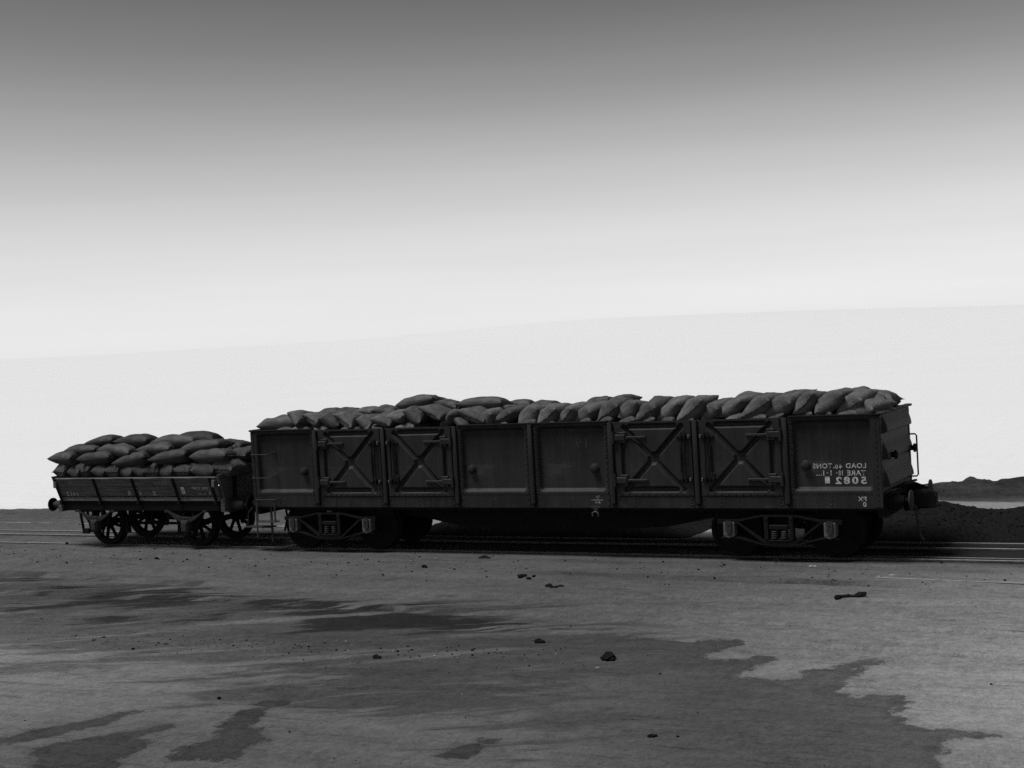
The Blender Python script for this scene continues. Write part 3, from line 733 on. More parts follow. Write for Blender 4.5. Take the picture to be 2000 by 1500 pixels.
for cx in (-.085, .085):
    pts = [(cx + .052 * math.cos(a), .052 * math.sin(a), .348 + .16 * a / (2 * math.pi * 4.5)) for a in np.linspace(0, 2 * math.pi * 4.5, 70)]
    sp.tube(pts, .014, 6)
spring_me = sp.mesh("coil_spring", 'iron', True)
bo = MB(); bo.bbox(-.165, .165, -.09, GA + .8 + .09 - .0, .52, .60, .01); bo.bbox(-.13, .13, .15, GA + .65, .60, .76, .01)
bol_me = None
ab = MB()
ab.bbox(-.10, .10, -.06, .10, .405, .64, .012)
ab.prism([(-.10, .407), (0, .37), (.10, .407)], -.06, .10)
box_me = ab.mesh("axle_box", 'box')
lid = MB(); lid.prism([(-.052, .66), (.052, .66), (.052, .49), (0, .43), (-.052, .49)], -.085, -.058); lid.dome((0, -.085, .60), (0, -1, 0), .02, .014)
lid_me = lid.mesh("box_lid", 'iron')
YB0 = -0.40; YB1 = GA + 0.40
for xc in (1.76, LN - 1.76):
    bolster = MB(); bolster.bbox(-.165, .165, YB0 - .06, YB1 + .06, .515, .595, .012); bolster.bbox(-.14, .14, YB0 + .15, YB1 - .15, .595, .80, .012)
    bg_ = bolster.build("bogie", 'black', gon, False, (xc, 0, 0)); tag(bg_, "arch bar bogie with coil springs and four solid wheels")
    for yy, rz in ((YB0, 0), (YB1, math.pi)):
        for me_, nm in ((side_me, "side_frame"), (spring_me, "coil_spring")):
            o = link(nm, me_, bg_, (0, yy, 0)); o.rotation_euler = (0, 0, rz)
        for sx in (-WB, WB):
            o = link("axle_box", box_me, bg_, (sx, yy, 0)); o.rotation_euler = (0, 0, rz)
            o = link("box_lid", lid_me, bg_, (sx, yy + (-.002 if rz == 0 else .002), 0)); o.rotation_euler = (0, 0, rz)
    for sx in (-WB, WB):
        a = MB(); a.tube([(0, YB0 + .1, 0), (0, YB1 - .1, 0)], .065, 12); a.build("axle", 'black', bg_, True, (sx, 0, WR))
        o = link("wheel", wheel_me, bg_, (sx, 0, WR)); o = link("wheel", wheel_me, bg_, (sx, GA, WR)); o.rotation_euler = (0, 0, math.pi)
        k = MB(); 
        for yy in (0.0, GA):
            s_ = 1 if sx < 0 else -1
            k.prism([(sx + s_ * (WR + .035), .30), (sx + s_ * (WR + .10), .30), (sx + s_ * (WR + .07), .62), (sx + s_ * (WR + .02), .62)], yy - .05, yy + .05)
        k.bar((sx + s_ * (WR + .06), 0, .40), (sx + s_ * (WR + .06), GA, .40), .05, .05); k.build("brake_shoe", 'black', bg_)
    b = MB(); b.box(-.07, .04, YB0 - .02, YB0 + .05, .77, .80); b.build("packing_block", 'box', bg_) if xc < 5 else None

# buffers, coupler and hose at the free end
def buffer(x, y, z, s, ln, parent, rh=.17, mat='black', headmat='iron'):
    b = MB(); b.bbox(min(x, x + s * .05), max(x, x + s * .05), y - .14, y + .14, z - .14, z + .14, .01)
    b.lathe([(0, 0), (.125, s * .03), (.11, s * .10), (.085, s * ln * .62), (.085, s * ln * .66), (.05, s * ln * .67), (.05, s * (ln - .05)), (0, s * (ln - .05))], (x, y, z), 'x', 20, False)
    bb = auto_smooth(b.build("buffer", mat, parent))
    h = MB(); h.lathe([(0, s * (ln - .055)), (rh * .6, s * (ln - .05)), (rh, s * (ln - .035)), (rh, s * (ln - .012)), (rh * .6, s * (ln + .004)), (0, s * (ln + .010))], (x, y, z), 'x', 28, False)
    auto_smooth(h.build("buffer_head", headmat, bb)); return bb
for yy in (-.16, GA + .16): buffer(LN + .03, yy, .97, 1, .36, gon)
c = MB()
c.bbox(LN - .05, LN + .30, YC - .09, YC + .09, .84, 1.0, .02)
c.bbox(LN + .26, LN + .56, YC - .17, YC + .13, .76, 1.06, .035)
c.prism([(LN + .50, .76), (LN + .62, .78), (LN + .64, .95), (LN + .60, 1.04), (LN + .50, 1.05)], YC - .19, YC - .05)
c.prism([(LN + .50, .80), (LN + .60, .82), (LN + .60, 1.0), (LN + .50, 1.02)], YC + .06, YC + .17)
c.bbox(LN + .10, LN + .34, YC - .16, YC + .16, .72, .82, .02)
c.tube([(LN + .36, YC - .05, 1.05), (LN + .38, YC - .05, 1.14), (LN + .30, YC - .05, 1.17), (LN + .05, YC - .3, 1.13)], .02, 8)
auto_smooth(c.build("coupler", 'black', gon), 30)
b = MB(); b.tube([(LN + .04, YC - .28, .90), (LN + .22, YC - .30, .92), (LN + .34, YC - .32, .80), (LN + .36, YC - .33, .55), (LN + .40, YC - .34, .34), (LN + .45, YC - .34, .26)], [.03, .03, .024, .022, .022, .026], 10); auto_smooth(b.build("brake_hose", 'iron', gon), 60)
b = MB(); b.bar((LN - .02, -.3, 1.12), (LN + .10, 1.5, 1.12), .05, .03); b.build("uncoupling_rod", 'iron', gon)
for yy in (-.16, GA + .16): buffer(-.03, yy, .90, -1, .30, gon, .17, 'black', 'black')
b = MB(); b.bbox(-.30, .05, YC - .1, YC + .1, .80, .98, .02); b.build("coupler", 'black', gon)

# ------------------------------------------------------------------ the small four wheeled truck
TX0, TX1 = -5.25, -0.85; TXC = (TX0 + TX1) / 2
tru = empty("open_truck", (0, 0, 0))
tag(tru, "small four wheeled open truck with flared plank sides and spoked wheels", "truck")
SY = -.38; FY = GA - SY       # near and far solebar faces
for yy in (SY, FY - .09):
    b = MB(); b.bbox(TX0 + .05, TX1 - .04, yy, yy + .09, .775, .975, .006); b.build("solebar", 'black', tru)
for xa, xb in ((TX0 - .07, TX0 + .045), (TX1 - .035, TX1 + .075)):
    b = MB(); b.bbox(xa, xb, SY - .05, FY + .05, .76, 1.0, .01); b.build("headstock", 'wood', tru)
b = MB(); b.bbox(TX0 + .05, TX1 - .04, SY + .05, FY - .05, .93, 1.01, .004); b.build("floor", 'wood', tru)
# flared sides: three planks each
def flare(sidesgn, s, off=0.0):
    """point on the outer face; s = distance up the board, off = outward"""
    vy, vz = -.364, .931; ny_, nz__ = -.931, -.364
    y = -.42 + vy * s + ny_ * off; z = 1.0 + vz * s + nz__ * off
    return (y if sidesgn < 0 else GA - y, z)
def board(sg, s0, s1, xa, xb, th, mat, name="plank"):
    b = MB(); p = [flare(sg, s0), flare(sg, s1), flare(sg, s1, -th), flare(sg, s0, -th)]
    n = 12; vs = []; fs = []
    for k in range(n + 1):
        x = xa + (xb - xa) * k / n; j = .004 * math.sin(k * 2.1 + s0 * 9)
        vs += [(x, p[0][0], p[0][1] + j), (x, p[1][0], p[1][1] + j * 1.4), (x, p[2][0], p[2][1]), (x, p[3][0], p[3][1])]
    for k in range(n):
        for q in range(4): fs.append((k * 4 + q, k * 4 + (q + 1) % 4, k * 4 + 4 + (q + 1) % 4, k * 4 + 4 + q))
    fs += [(0, 1, 2, 3), (n * 4, n * 4 + 1, n * 4 + 2, n * 4 + 3)]
    b.add(vs, fs); return b.build(name, mat, tru)
for sg in (-1, 1):
    yk = (SY - .05, SY - .004) if sg < 0 else (FY + .004, FY + .05)
    b = MB(); b.bbox(TX0 + .06, TX1 - .05, yk[0], yk[1], .985, 1.068, .006); b.build('floor_edge_plank', 'wood2', tru)
    board(sg, .100, .318, TX0 + .02, TX1 - .02, .05, 'wood')
    board(sg, .326, .515, TX0 + .05, TX1 - .0, .05, 'wood')
    for x in (TX0 + .07, -4.08, -3.02, -1.93, TX1 - .12):
        b = MB(); n_ = Vector((0, -.931 if sg < 0 else .931, -.364))
        pts = [Vector((x - .02, *flare(sg, s_, .012))) for s_ in (-.05, .52)]
        b.bar(pts[0], pts[1], .055, .022, n_)
        for s_ in (.0, .16, .26, .42): b.dome((x - .02, *flare(sg, s_, .022)), n_, .018, .018)
        y_, z_ = flare(sg, -.02, .03); b.bbox(x - .06, x + .02, min(y_ - .03, y_ + .03), max(y_ - .03, y_ + .03), z_ - .06, z_ + .03, .008)
        b.build("side_strap", 'black', tru)
# ends
for xa, sg in ((TX0, -1), (TX1, 1)):
    lean = .012
    for k, (za, zb_) in enumerate(((1.005, 1.22), (1.225, 1.45), (1.455, 1.53))):
        wa = .40 + .39 * (za - 1.0); wb = .40 + .39 * (zb_ - 1.0)
        b = MB(); vs = []
        for z_, w__ in ((za, wa), (zb_, wb)):
            for dx in (0, sg * .055):
                xx = xa + sg * lean * (z_ - 1.0) / .5 * 1.5 + dx
                vs += [(xx, -w__ + .03, z_), (xx, GA + w__ - .03, z_)]
        b.add(vs, [(0, 1, 3, 2), (4, 5, 7, 6), (0, 1, 5, 4), (2, 3, 7, 6), (0, 2, 6, 4), (1, 3, 7, 5)]); b.build("end_plank", 'wood', tru)
    for yy in (-.1, GA + .1):
        b = MB(); b.bar((xa + sg * .075, yy, .98), (xa + sg * .11, yy, 1.52), .08, .05, (1, 0, 0)); b.build("end_stanchion", 'black', tru)
    for s2 in (-1, 1):
        b = MB(); yb, zb2 = flare(s2, .46, .01); b.bbox(xa - sg * .05 - .04, xa - sg * .05 + .04, min(yb - .02 * s2, yb + .025 * s2), max(yb - .02 * s2, yb + .025 * s2), zb2 - .14, zb2 + .0, .008); b.build("corner_catch", 'box', tru)
# lettering on the near flared side and on the end
def onflare(x, s): y, z = flare(-1, s, .004); return (x, y, z)
link("lettering", text_mesh("lettering", "1412", (-5.0, -4.67, .105, .205), 'letter', onflare, bold=.014), tru)
for ch_, xa in (("R", -3.29), ("A", -2.97), ("S", -2.60)):
    link("lettering", text_mesh("lettering", ch_, (xa, xa + .09, .112, .215), 'letter', onflare, bold=.018), tru)
link("lettering", text_mesh("lettering", "MIL CAP", (-1.52, -1.11, .25, .312), 'letter', onflare, bold=.018), tru)
link("lettering", text_mesh("lettering", "1", (-1.11, -1.075, .13, .21), 'letter', onflare, bold=.014), tru)
link("lettering", text_mesh("lettering", "w. 10", (-1.40, -1.20, .13, .17), 'letter', onflare), tru)
for s_, bx in (("Rw", (-2.50, -2.14, .36, .47)), ("mm", (-3.70, -3.48, .35, .40)), ("R", (-4.86, -4.72, .36, .47)), ("///", (-2.20, -2.02, .35, .48)), ("Da", (-4.72, -4.55, .345, .40))):
    link("chalk_mark", text_mesh("chalk_mark", s_, bx, 'chalk', onflare, bold=-.012), tru)
link("chalk_mark", text_mesh("chalk_mark", "2121", (-4.62, -4.35, .03, .065), 'chalk', onflare), tru)
b = MB(); vs = [onflare(-1.80, .16), onflare(-1.72, .16), onflare(-1.72, .295), onflare(-1.80, .295)]; b.add(vs + [(x, y - .012, z - .004) for x, y, z in vs], [(0, 1, 2, 3), (4, 5, 6, 7), (0, 1, 5, 4), (1, 2, 6, 5), (2, 3, 7, 6), (3, 0, 4, 7)]); b.build("ticket_card", 'card', tru)
me_t = text_mesh("chalk_mark", "18", (-1.783, -1.737, .185, .27), 'black', lambda x, s: (x, flare(-1, s, .004)[0] - .0145, flare(-1, s, .004)[1] - .004)); link("chalk_mark", me_t, tru)
link("lettering", text_mesh("lettering", "1412", (-.10, .27, 1.12, 1.25), 'chalk', lambda a, z: (TX1 + .055 + .012 * (z - 1) / .5 * 1.5 + .003, a, z)), tru)
for xa, sg in ((TX0 - .07, -1), (TX1 + .075, 1)):
    for yy in (-.18, GA + .18): buffer(xa, yy, .88, sg, .42 if sg < 0 else .46, tru, .145, 'iron', 'black')
    b = MB(); b.bar((xa, YC, .86), (xa + sg * .28, YC, .86), .06, .06); b.tube([(xa + sg * .24, YC, .86), (xa + sg * .34, YC, .82), (xa + sg * .34, YC, .70), (xa + sg * .26, YC, .66)], .022, 8); b.build("draw_hook", 'black', tru)
# spoked wheelsets, springs and axle guards
TR = .475
def spoked():
    b = MB(); b.lathe([(.36, -.045), (.372, -.062), (TR - .004, -.062), (TR, -.055), (TR + .003, .045), (TR + .03, .055), (TR + .024, .075), (.372, .075), (.36, .05)], (0, 0, 0), 'y', 40, True)
    tyre = b.mesh("tyre", 'black', True); tyre.set_sharp_from_angle(angle=math.radians(40))
    h = MB(); h.lathe([(.055, -.10), (.095, -.095), (.105, -.03), (.105, .05), (.095, .09), (.055, .10)], (0, 0, 0), 'y', 20, True)
    hub = h.mesh("wheel", 'black', True); hub.set_sharp_from_angle(angle=math.radians(40))
    s = MB(); s.tube([(.09, 0, 0), (.2, 0, 0), (.375, .0, 0)], [.045, .034, .040], 8); spoke = s.mesh("spoke", 'black', True)
    return tyre, hub, spoke
tyre_me, hub_me, spoke_me = spoked()
sprg = MB()
for k in range(6):
    hw = .50 - .068 * k; zt = .0 - .017 * k; n = 10
    P = [(-hw + 2 * hw * j / n) for j in range(n + 1)]
    for a, c in zip(P[:-1], P[1:]):
        fa, fc = .16 * (a / .5) ** 2, .16 * (c / .5) ** 2
        sprg.bar((a, 0, zt + fa), (c + .001, 0, zt + fc), .08, .0155)
sprg.bbox(-.045, .045, -.05, .05, -.11, .02, .006)
leaf_me = sprg.mesh("leaf_spring", 'iron')
wi = MB()
for s in (-1, 1):
    wi.prism([(s * .10, .80), (s * .16, .80), (s * .145, .30), (s * .105, .30)], -.012, .012)
    wi.prism([(s * .42, .80), (s * .48, .80), (s * .15, .34), (s * .11, .34)], -.0115, .0115)
wi.prism([(-.14, .30), (.14, .30), (.14, .26), (-.14, .26)], -.014, .014)
guard_me = wi.mesh("axle_guard", 'black')
tb = MB(); tb.bbox(-.095, .095, -.10, .08, .34, .585, .014); tb.bbox(-.07, .07, -.125, -.09, .37, .55, .012); tb.bbox(-.06, .06, -.06, .05, .585, .64, .006)
tbox_me = tb.mesh("axle_box", 'iron')
for xw in (-4.29, -1.82):
    a = MB(); a.tube([(0, SY + .02, 0), (0, FY - .02, 0)], .06, 12); ax = a.build("wheelset", 'black', tru, True, (xw, 0, TR))
    for yy, rz in ((0, 0), (GA, math.pi)):
        hb = link("wheel", hub_me, ax, (0, yy, 0)); hb.rotation_euler = (0, 0, rz)
        t_ = link("tyre", tyre_me, ax, (0, yy, 0)); t_.rotation_euler = (0, 0, rz)
        off = .25 if xw < -3 else .5
        for k in range(8):
            sp_ = link("spoke", spoke_me, ax, (0, yy, 0)); sp_.rotation_euler = (0, off + k * math.pi / 4, 0)
    for yy, rz in ((SY + .045, 0), (FY - .045, math.pi)):
        o = link("leaf_spring", leaf_me, tru, (xw, yy - (.06 if rz == 0 else -.06), .635)); o.rotation_euler = (0, 0, rz)
        o = link("axle_guard", guard_me, tru, (xw, yy, 0)); o.rotation_euler = (0, 0, rz)
        o = link("axle_box", tbox_me, tru, (xw, yy - (.05 if rz == 0 else -.05), 0)); o.rotation_euler = (0, 0, rz)
        for s in (-1, 1):
            b = MB(); b.bbox(xw + s * .50 - .05, xw + s * .50 + .05, yy - .10, yy + .05, .745, .785, .006); b.build("spring_shoe", 'iron', tru)
b = MB()
b.bar((-4.27, .3, .42), (-1.82, .3, .42), .03, .06); b.bar((-3.5, 1.0, .62), (-2.6, 1.0, .40), .03, .05); b.bar((-3.55, .1, .78), (-3.25, .1, .45), .03, .05); b.bar((-3.15, .1, .78), (-3.2, .1, .45), .03, .05)
b.bbox(-2.95, -2.45, .25, .95, .50, .78, .03)
for xx in (-3.76, -2.33): b.prism([(xx - .05, .25), (xx + .04, .25), (xx + .03, .62), (xx - .02, .62)], -.05, .05); b.prism([(xx - .05, .25), (xx + .04, .25), (xx + .03, .62), (xx - .02, .62)], GA - .05, GA + .05)
b.build("brake_gear", 'black', tru)
b = MB(); b.bar((-4.80, SY + .05, .80), (-4.72, SY + .05, .34), .03, .05, (0, 1, 0)); b.bar((-4.74, SY + .2, .80), (-4.64, SY + .2, .28), .03, .05, (0, 1, 0)); b.bbox(-4.75, -4.56, SY + .03, SY + .09, .27, .38, .01); b.bar((-4.85, SY + .05, .76), (-4.40, SY + .05, .76), .03, .04); b.build("brake_lever", 'black', tru)

# ------------------------------------------------------------------ sacks
def sack_mesh(seed, mouth):
    """stuffed jute sack, about 1 x 1 x 1 units before scaling (long axis x)"""
    nu, nv = 22, 16; vs = []; fs = []; sd = Vector((seed * 7.3, seed * 3.1, seed * 1.7))
    r = random.Random(seed); skew = r.uniform(-.10, .10); bulge = r.uniform(-.15, .15)
    ears = [r.uniform(.02, .10) for _ in range(4)]
    if seed == 9: ears = [.03, .05, .24, .03]
    def pt(u, v, s):
        cx = 0.5 * u * (1 - 0.10 * (1 - v * v)); cy = 0.5 * v * (1 - 0.13 * (1 - u * u))
        k = 0
        for i, (a, c) in enumerate(((-1, -1), (1, -1), (1, 1), (-1, 1))):
            k = max(0.0, 1 - math.hypot((u - a) * .9, (v - c) * .9) / .55) ** 2 * ears[i]; cx += a * k * .55; cy += c * k * .8
        h = max(0, 1 - abs(u) ** 5.5) ** .5 * max(0, 1 - abs(v) ** 2.15) ** .5
        h *= 1 + bulge * u
        z = s * .5 * h
        p = Vector((cx + skew * .3 * v, cy, z))
        nn = noise.noise(Vector((cx * 3.2, cy * 3.2, z * 2)) + sd)
        n2 = noise.noise(Vector((cx * 8, cy * 8, z * 5)) + sd * 2)
        z += s * (nn * .06 + n2 * .022) * (h + .10)
        z += -.16 * (cx * cx) * 1.2 + nn * .05          # sags over what it lies on
        # puckers by the stitched mouth
        z += s * .03 * math.sin(v * 14 + seed) * max(0, (u * mouth - .55)) * 1.6
        return (p.x, p.y, z)
    idx = {}
    for s in (1, -1):
        for i in range(nu + 1):
            for j in range(nv + 1):
                u = math.sin((i / nu * 2 - 1) * math.pi / 2 * .93) / math.sin(math.pi / 2 * .93); v = math.sin((j / nv * 2 - 1) * math.pi / 2 * .93) / math.sin(math.pi / 2 * .93)
                edge_ = i in (0, nu) or j in (0, nv)
                if s == -1 and edge_: idx[s, i, j] = idx[1, i, j]; continue
                idx[s, i, j] = len(vs); vs.append(pt(u, v, s))
        for i in range(nu):
            for j in range(nv):
                q = (idx[s, i, j], idx[s, i + 1, j], idx[s, i + 1, j + 1], idx[s, i, j + 1]); fs.append(q if s == 1 else q[::-1])
    b = MB(); b.add(vs, fs); me = b.mesh("sack", 'sack', True)
    # stitched hem along the mouth
    i = nu if mouth > 0 else 0
    hem = MB(); P = [Vector(vs[idx[1, i, j]]) for j in range(nv + 1)]
    hem.tube([p + Vector((mouth * .008, 0, 0)) for p in P], .020, 5); hm = hem.mesh("stitched_hem", 'stitch', True)
    return me, hm
MAT['sack_old'] = sack_mat(1, 0.066)
SACKS = [sack_mesh(s, 1 if s % 2 else -1) for s in range(1, 10)]
def aged(pair):
    a = pair[0].copy(); a.materials.clear(); a.materials.append(MAT['sack_old']); return a, pair[1]
OLD = [aged(p) for p in SACKS]
scount = 0
def sack(x, y, z, L_, W__, T_, rot, label, group, var=None):
    global scount
    me, hm = (OLD if x < -.4 else SACKS)[(scount * 5 + scount // 8) % 8 if var is None else var]; scount += 1
    o = link("sack", me); o.matrix_world = Matrix.Translation((x, y, z)) @ rot.to_4x4() @ Matrix.Diagonal((L_, W__, T_, 1))
    tag(o, label, "sack", group)
    h = link("stitched_hem", hm, o)
    return o
def rot_cross(tilt, yaw=0.0, pitch=0.0):
    """long axis across the wagon (towards the viewer), width tilted in the picture plane by tilt degrees (right side up)"""
    Rz = Matrix.Rotation(math.radians(-90 + yaw), 3, 'Z')
    Rt = Matrix.Rotation(math.radians(-tilt), 3, 'Y'); Rp = Matrix.Rotation(math.radians(pitch), 3, 'X')
    return Rp @ Rt @ Rz
def rot_along(tilt, yaw=0.0, roll=0.0):
    return Matrix.Rotation(math.radians(-tilt), 3, 'Y') @ Matrix.Rotation(math.radians(yaw), 3, 'Z') @ Matrix.Rotation(math.radians(roll), 3, 'X')
ONES = ["first", "second", "third", "fourth", "fifth", "sixth", "seventh", "eighth", "ninth", "tenth", "eleventh", "twelfth", "thirteenth", "fourteenth", "fifteenth", "sixteenth", "seventeenth", "eighteenth", "nineteenth"]
def ordw(n):
    if n <= 19: return ONES[n - 1]
    t = {2: "twent", 3: "thirt", 4: "fort", 5: "fift"}[n // 10]
    return t + "ieth" if n % 10 == 0 else t + "y-" + ONES[n % 10 - 1]

FRONT = [(0.47, 2.5, 0.69, 0.29, 'X'), (1.08, 2.57, 0.34, 0.3, -30), (1.48, 2.54, 0.34, 0.25, -28), (1.83, 2.52, 0.42, 0.28, -12), (2.19, 2.53, 0.36, 0.3, -32), (2.65, 2.48, 0.41, 0.26, -18), (3.07, 2.52, 0.33, 0.25, -15), (3.42, 2.58, 0.33, 0.27, -5), (3.76, 2.59, 0.41, 0.27, -25), (4.23, 2.61, 0.54, 0.27, -22), (4.5, 2.54, 0.38, 0.3, 38), (5.03, 2.56, 0.57, 0.3, -15), (5.32, 2.51, 0.45, 0.28, 32), (5.74, 2.55, 0.47, 0.28, 24), (6.11, 2.53, 0.43, 0.32, 35), (6.52, 2.52, 0.46, 0.31, 32), (6.93, 2.53, 0.38, 0.33, 45), (7.3, 2.56, 0.47, 0.27, 28), (7.71, 2.59, 0.43, 0.32, 36), (8.07, 2.56, 0.39, 0.32, 38), (8.48, 2.56, 0.46, 0.34, 36), (8.83, 2.55, 0.48, 0.32, 32), (9.26, 2.56, 0.51, 0.33, 32), (9.66, 2.53, 0.43, 0.3, 34), (10.02, 2.58, 0.47, 0.29, 30), (10.44, 2.58, 0.51, 0.31, 28), (10.89, 2.59, 0.56, 0.32, 26), (11.26, 2.59, 0.42, 0.34, 36), (11.64, 2.61, 0.49, 0.3, 28), (12.01, 2.57, 0.5, 0.28, 26), (12.25, 2.46, 0.48, 0.17, 14)]
LOW = [(0.74, 2.4, 0.3, 0.1, 0), (1.11, 2.4, 0.34, 0.12, -8), (1.58, 2.39, 0.38, 0.12, 5), (2.29, 2.38, 0.26, 0.12, -10), (2.84, 2.39, 0.33, 0.12, -6), (3.57, 2.4, 0.37, 0.12, 0), (4.76, 2.42, 0.28, 0.17, -30), (5.6, 2.39, 0.28, 0.13, 15), (6.12, 2.4, 0.22, 0.11, 15), (6.54, 2.37, 0.24, 0.11, 10), (7.24, 2.39, 0.25, 0.15, 22), (7.64, 2.41, 0.33, 0.13, 14), (8.06, 2.39, 0.3, 0.11, 16), (8.46, 2.4, 0.28, 0.12, 18), (8.8, 2.38, 0.23, 0.11, 14), (9.16, 2.38, 0.33, 0.11, 12), (10.03, 2.4, 0.35, 0.12, 14), (10.42, 2.4, 0.36, 0.1, 8), (10.75, 2.41, 0.27, 0.14, 22), (11.2, 2.41, 0.32, 0.12, 14), (11.54, 2.41, 0.27, 0.12, 16), (11.91, 2.41, 0.25, 0.1, 10)]
TOP = [(3.63, 2.82, 0.82, 0.24, 8), (4.31, 2.74, 0.46, 0.19, -14), (5.03, 2.75, 0.96, 0.23, 0)]
BACK = [(1.11, 2.65, 0.35, 0.1, 0), (1.55, 2.66, 0.41, 0.1, -3), (2.06, 2.65, 0.51, 0.1, -4), (2.48, 2.64, 0.45, 0.2, -12), (5.44, 2.69, 0.41, 0.12, 0), (5.98, 2.66, 0.29, 0.1, 0), (7.09, 2.69, 0.43, 0.13, 12), (7.52, 2.7, 0.41, 0.17, 8), (8.29, 2.6, 0.33, 0.11, 0), (10.02, 2.68, 0.41, 0.11, 0), (11.61, 2.68, 0.26, 0.1, 4), (11.84, 2.68, 0.29, 0.1, 8)]
CORNER = [(12.19, 2.51, 0.37, 0.2, -22), (12.3, 2.58, 0.37, 0.2, -14), (12.45, 2.6, 0.51, 0.24, -6), (12.48, 2.44, 0.3, 0.15, 6), (12.64, 2.49, 0.27, 0.12, 0)]
SM0 = [(-5.15, 1.64, 0.28, 0.3, 0), (-4.78, 1.62, 0.3, 0.26, 0), (-4.49, 1.64, 0.33, 0.31, 12), (-4.07, 1.62, 0.3, 0.29, 0), (-3.67, 1.63, 0.3, 0.31, 0), (-3.33, 1.6, 0.32, 0.24, 0), (-2.97, 1.61, 0.31, 0.28, -6), (-2.64, 1.61, 0.32, 0.28, 0), (-2.26, 1.61, 0.33, 0.26, 5), (-1.82, 1.62, 0.4, 0.25, 0), (-1.28, 1.62, 0.44, 0.26, 0), (-0.77, 1.66, 0.5, 0.29, -4)]
SM1 = [(-5.07, 1.9, 0.66, 0.28, 0), (-4.15, 1.89, 0.78, 0.27, 3), (-3.14, 1.85, 0.82, 0.28, 9), (-2.13, 1.88, 0.85, 0.27, 6), (-1.04, 1.89, 0.89, 0.29, 2)]
SM2 = [(-4.69, 2.05, 0.84, 0.23, 2), (-3.71, 2.03, 0.83, 0.27, -6), (-2.64, 2.04, 0.79, 0.24, 0), (-1.42, 2.08, 1.03, 0.25, 6)]
SM3 = [(-4.33, 2.22, 0.75, 0.21, 5), (-3.41, 2.2, 0.89, 0.26, 0), (-2.32, 2.17, 0.99, 0.27, 0)]
SM4 = [(-2.2, 2.21, 0.94, 0.23, -4), (-1.32, 2.05, 0.56, 0.18, -8), (-1.11, 2.05, 0.43, 0.16, -12)]
SMEND = [(-0.58, 1.89, 0.46, 0.25, 0), (-0.66, 1.63, 0.42, 0.27, 0)]

GF = "sacks leaning along the front of the gondola load"
for i, (x, z, wd, ht, t) in enumerate(FRONT):
    lab = "jute sack leaning %s from the small truck in the gondola's front row" % ordw(i + 1)
    if t == 'X':
        sack(x + .05, -.12, z - .01, .80, .55, .34, rot_along(4, 12, -8), "rounded jute sack slumped over the gondola's corner nearest the small truck", GF); continue
    a = abs(math.radians(t)); W2 = max(.44, wd * 1.02); T2 = max(.31, min(.36, ht * 1.06))
    sack(x + .02, -.02 + rnd.uniform(-.04, .03), z + rnd.uniform(-.01, .01), rnd.uniform(.64, .80), W2 * rnd.uniform(.95, 1.08), T2 * rnd.uniform(.92, 1.05), rot_cross(t + rnd.uniform(-7, 7), rnd.uniform(-22, 4), rnd.uniform(-5, 6)), lab, GF)
GL = "sacks showing under the front row at the gondola rim"
for i, (x, z, wd, ht, t) in enumerate(LOW):
    sack(x + .03, -.08, z - .03, .66, max(.36, wd * 1.1), .19 + rnd.uniform(-.01, .02), rot_cross(t, rnd.uniform(-14, 0), 0), "jute sack tucked under the front row, %s peeping over the gondola rim from the truck" % ordw(i + 1), GL)
TL = ["long jute sack with a raised pointed ear lying highest on the gondola load", "short jute sack lying behind the ear of the high pointed sack", "long flat jute sack lying alone on top of the gondola's front row"]
for (x, z, wd, ht, t), lab in zip(TOP, TL):
    sack(x, .12, z - .005, wd * .98, .50, ht * 1.12, rot_along(t, rnd.uniform(-4, 4), -8), lab, "loose sacks thrown on top of the gondola load", 8 if t == 8 else None)
GB = "sacks in the back rows of the gondola load"
# rows behind the front one close the top of the load
fx = [f[0] for f in FRONT[1:-1]]; fz = [f[1] for f in FRONT[1:-1]]
k = 0
for row, yy in (("second", .52), ("third", 1.02), ("hindmost", 1.42)):
    x = .45 + rnd.uniform(0, .2); n = 0
    while x < 12.05:
        n += 1; zz = float(np.interp(x, fx, fz)) - (.085 if row == "second" else .11) + rnd.uniform(-.05, .05)
        zz -= .10 * max(0, (1.0 - x))
        sack(x, yy + rnd.uniform(-.05, .05), zz, .70, .50, .33, rot_cross((24 if x > 4.6 else -20) + rnd.uniform(-10, 8), rnd.uniform(-14, 10), 0),
             "jute sack %s from the small truck in the gondola's %s row" % (ordw(n), row), GB)
        x += rnd.uniform(.44, .54)
for i, (x, z, wd, ht, t) in enumerate(BACK):
    sack(x, .78, z - .015, max(.5, wd * 1.1), .48, max(.2, ht * 1.2), rot_along(t, rnd.uniform(-25, 25), 0), "jute sack whose top just shows above the gondola's front row, %s from the truck" % ordw(i + 1), GB)
CL = ["jute sack sloping down toward the gondola's corrugated end behind the front row", "jute sack on the heap above the gondola's corrugated end, with a dark mouth", "largest pointed jute sack jutting over the gondola's corrugated end", "low jute sack just inside the gondola's corrugated end", "small jute sack by the far corner of the gondola's corrugated end"]
for (x, z, wd, ht, t), lab, yy in zip(CORNER, CL, (.25, .55, .85, .35, 1.25)):
    x2 = min(x, 12.14) - .04
    sack(x2, yy, z + (.0 if yy < 1 else .0), .62 if yy != .85 else .80, .46, .24, rot_along(t, (5 if yy < .8 else -6), 0), lab, "sacks heaped at the gondola's corrugated end")

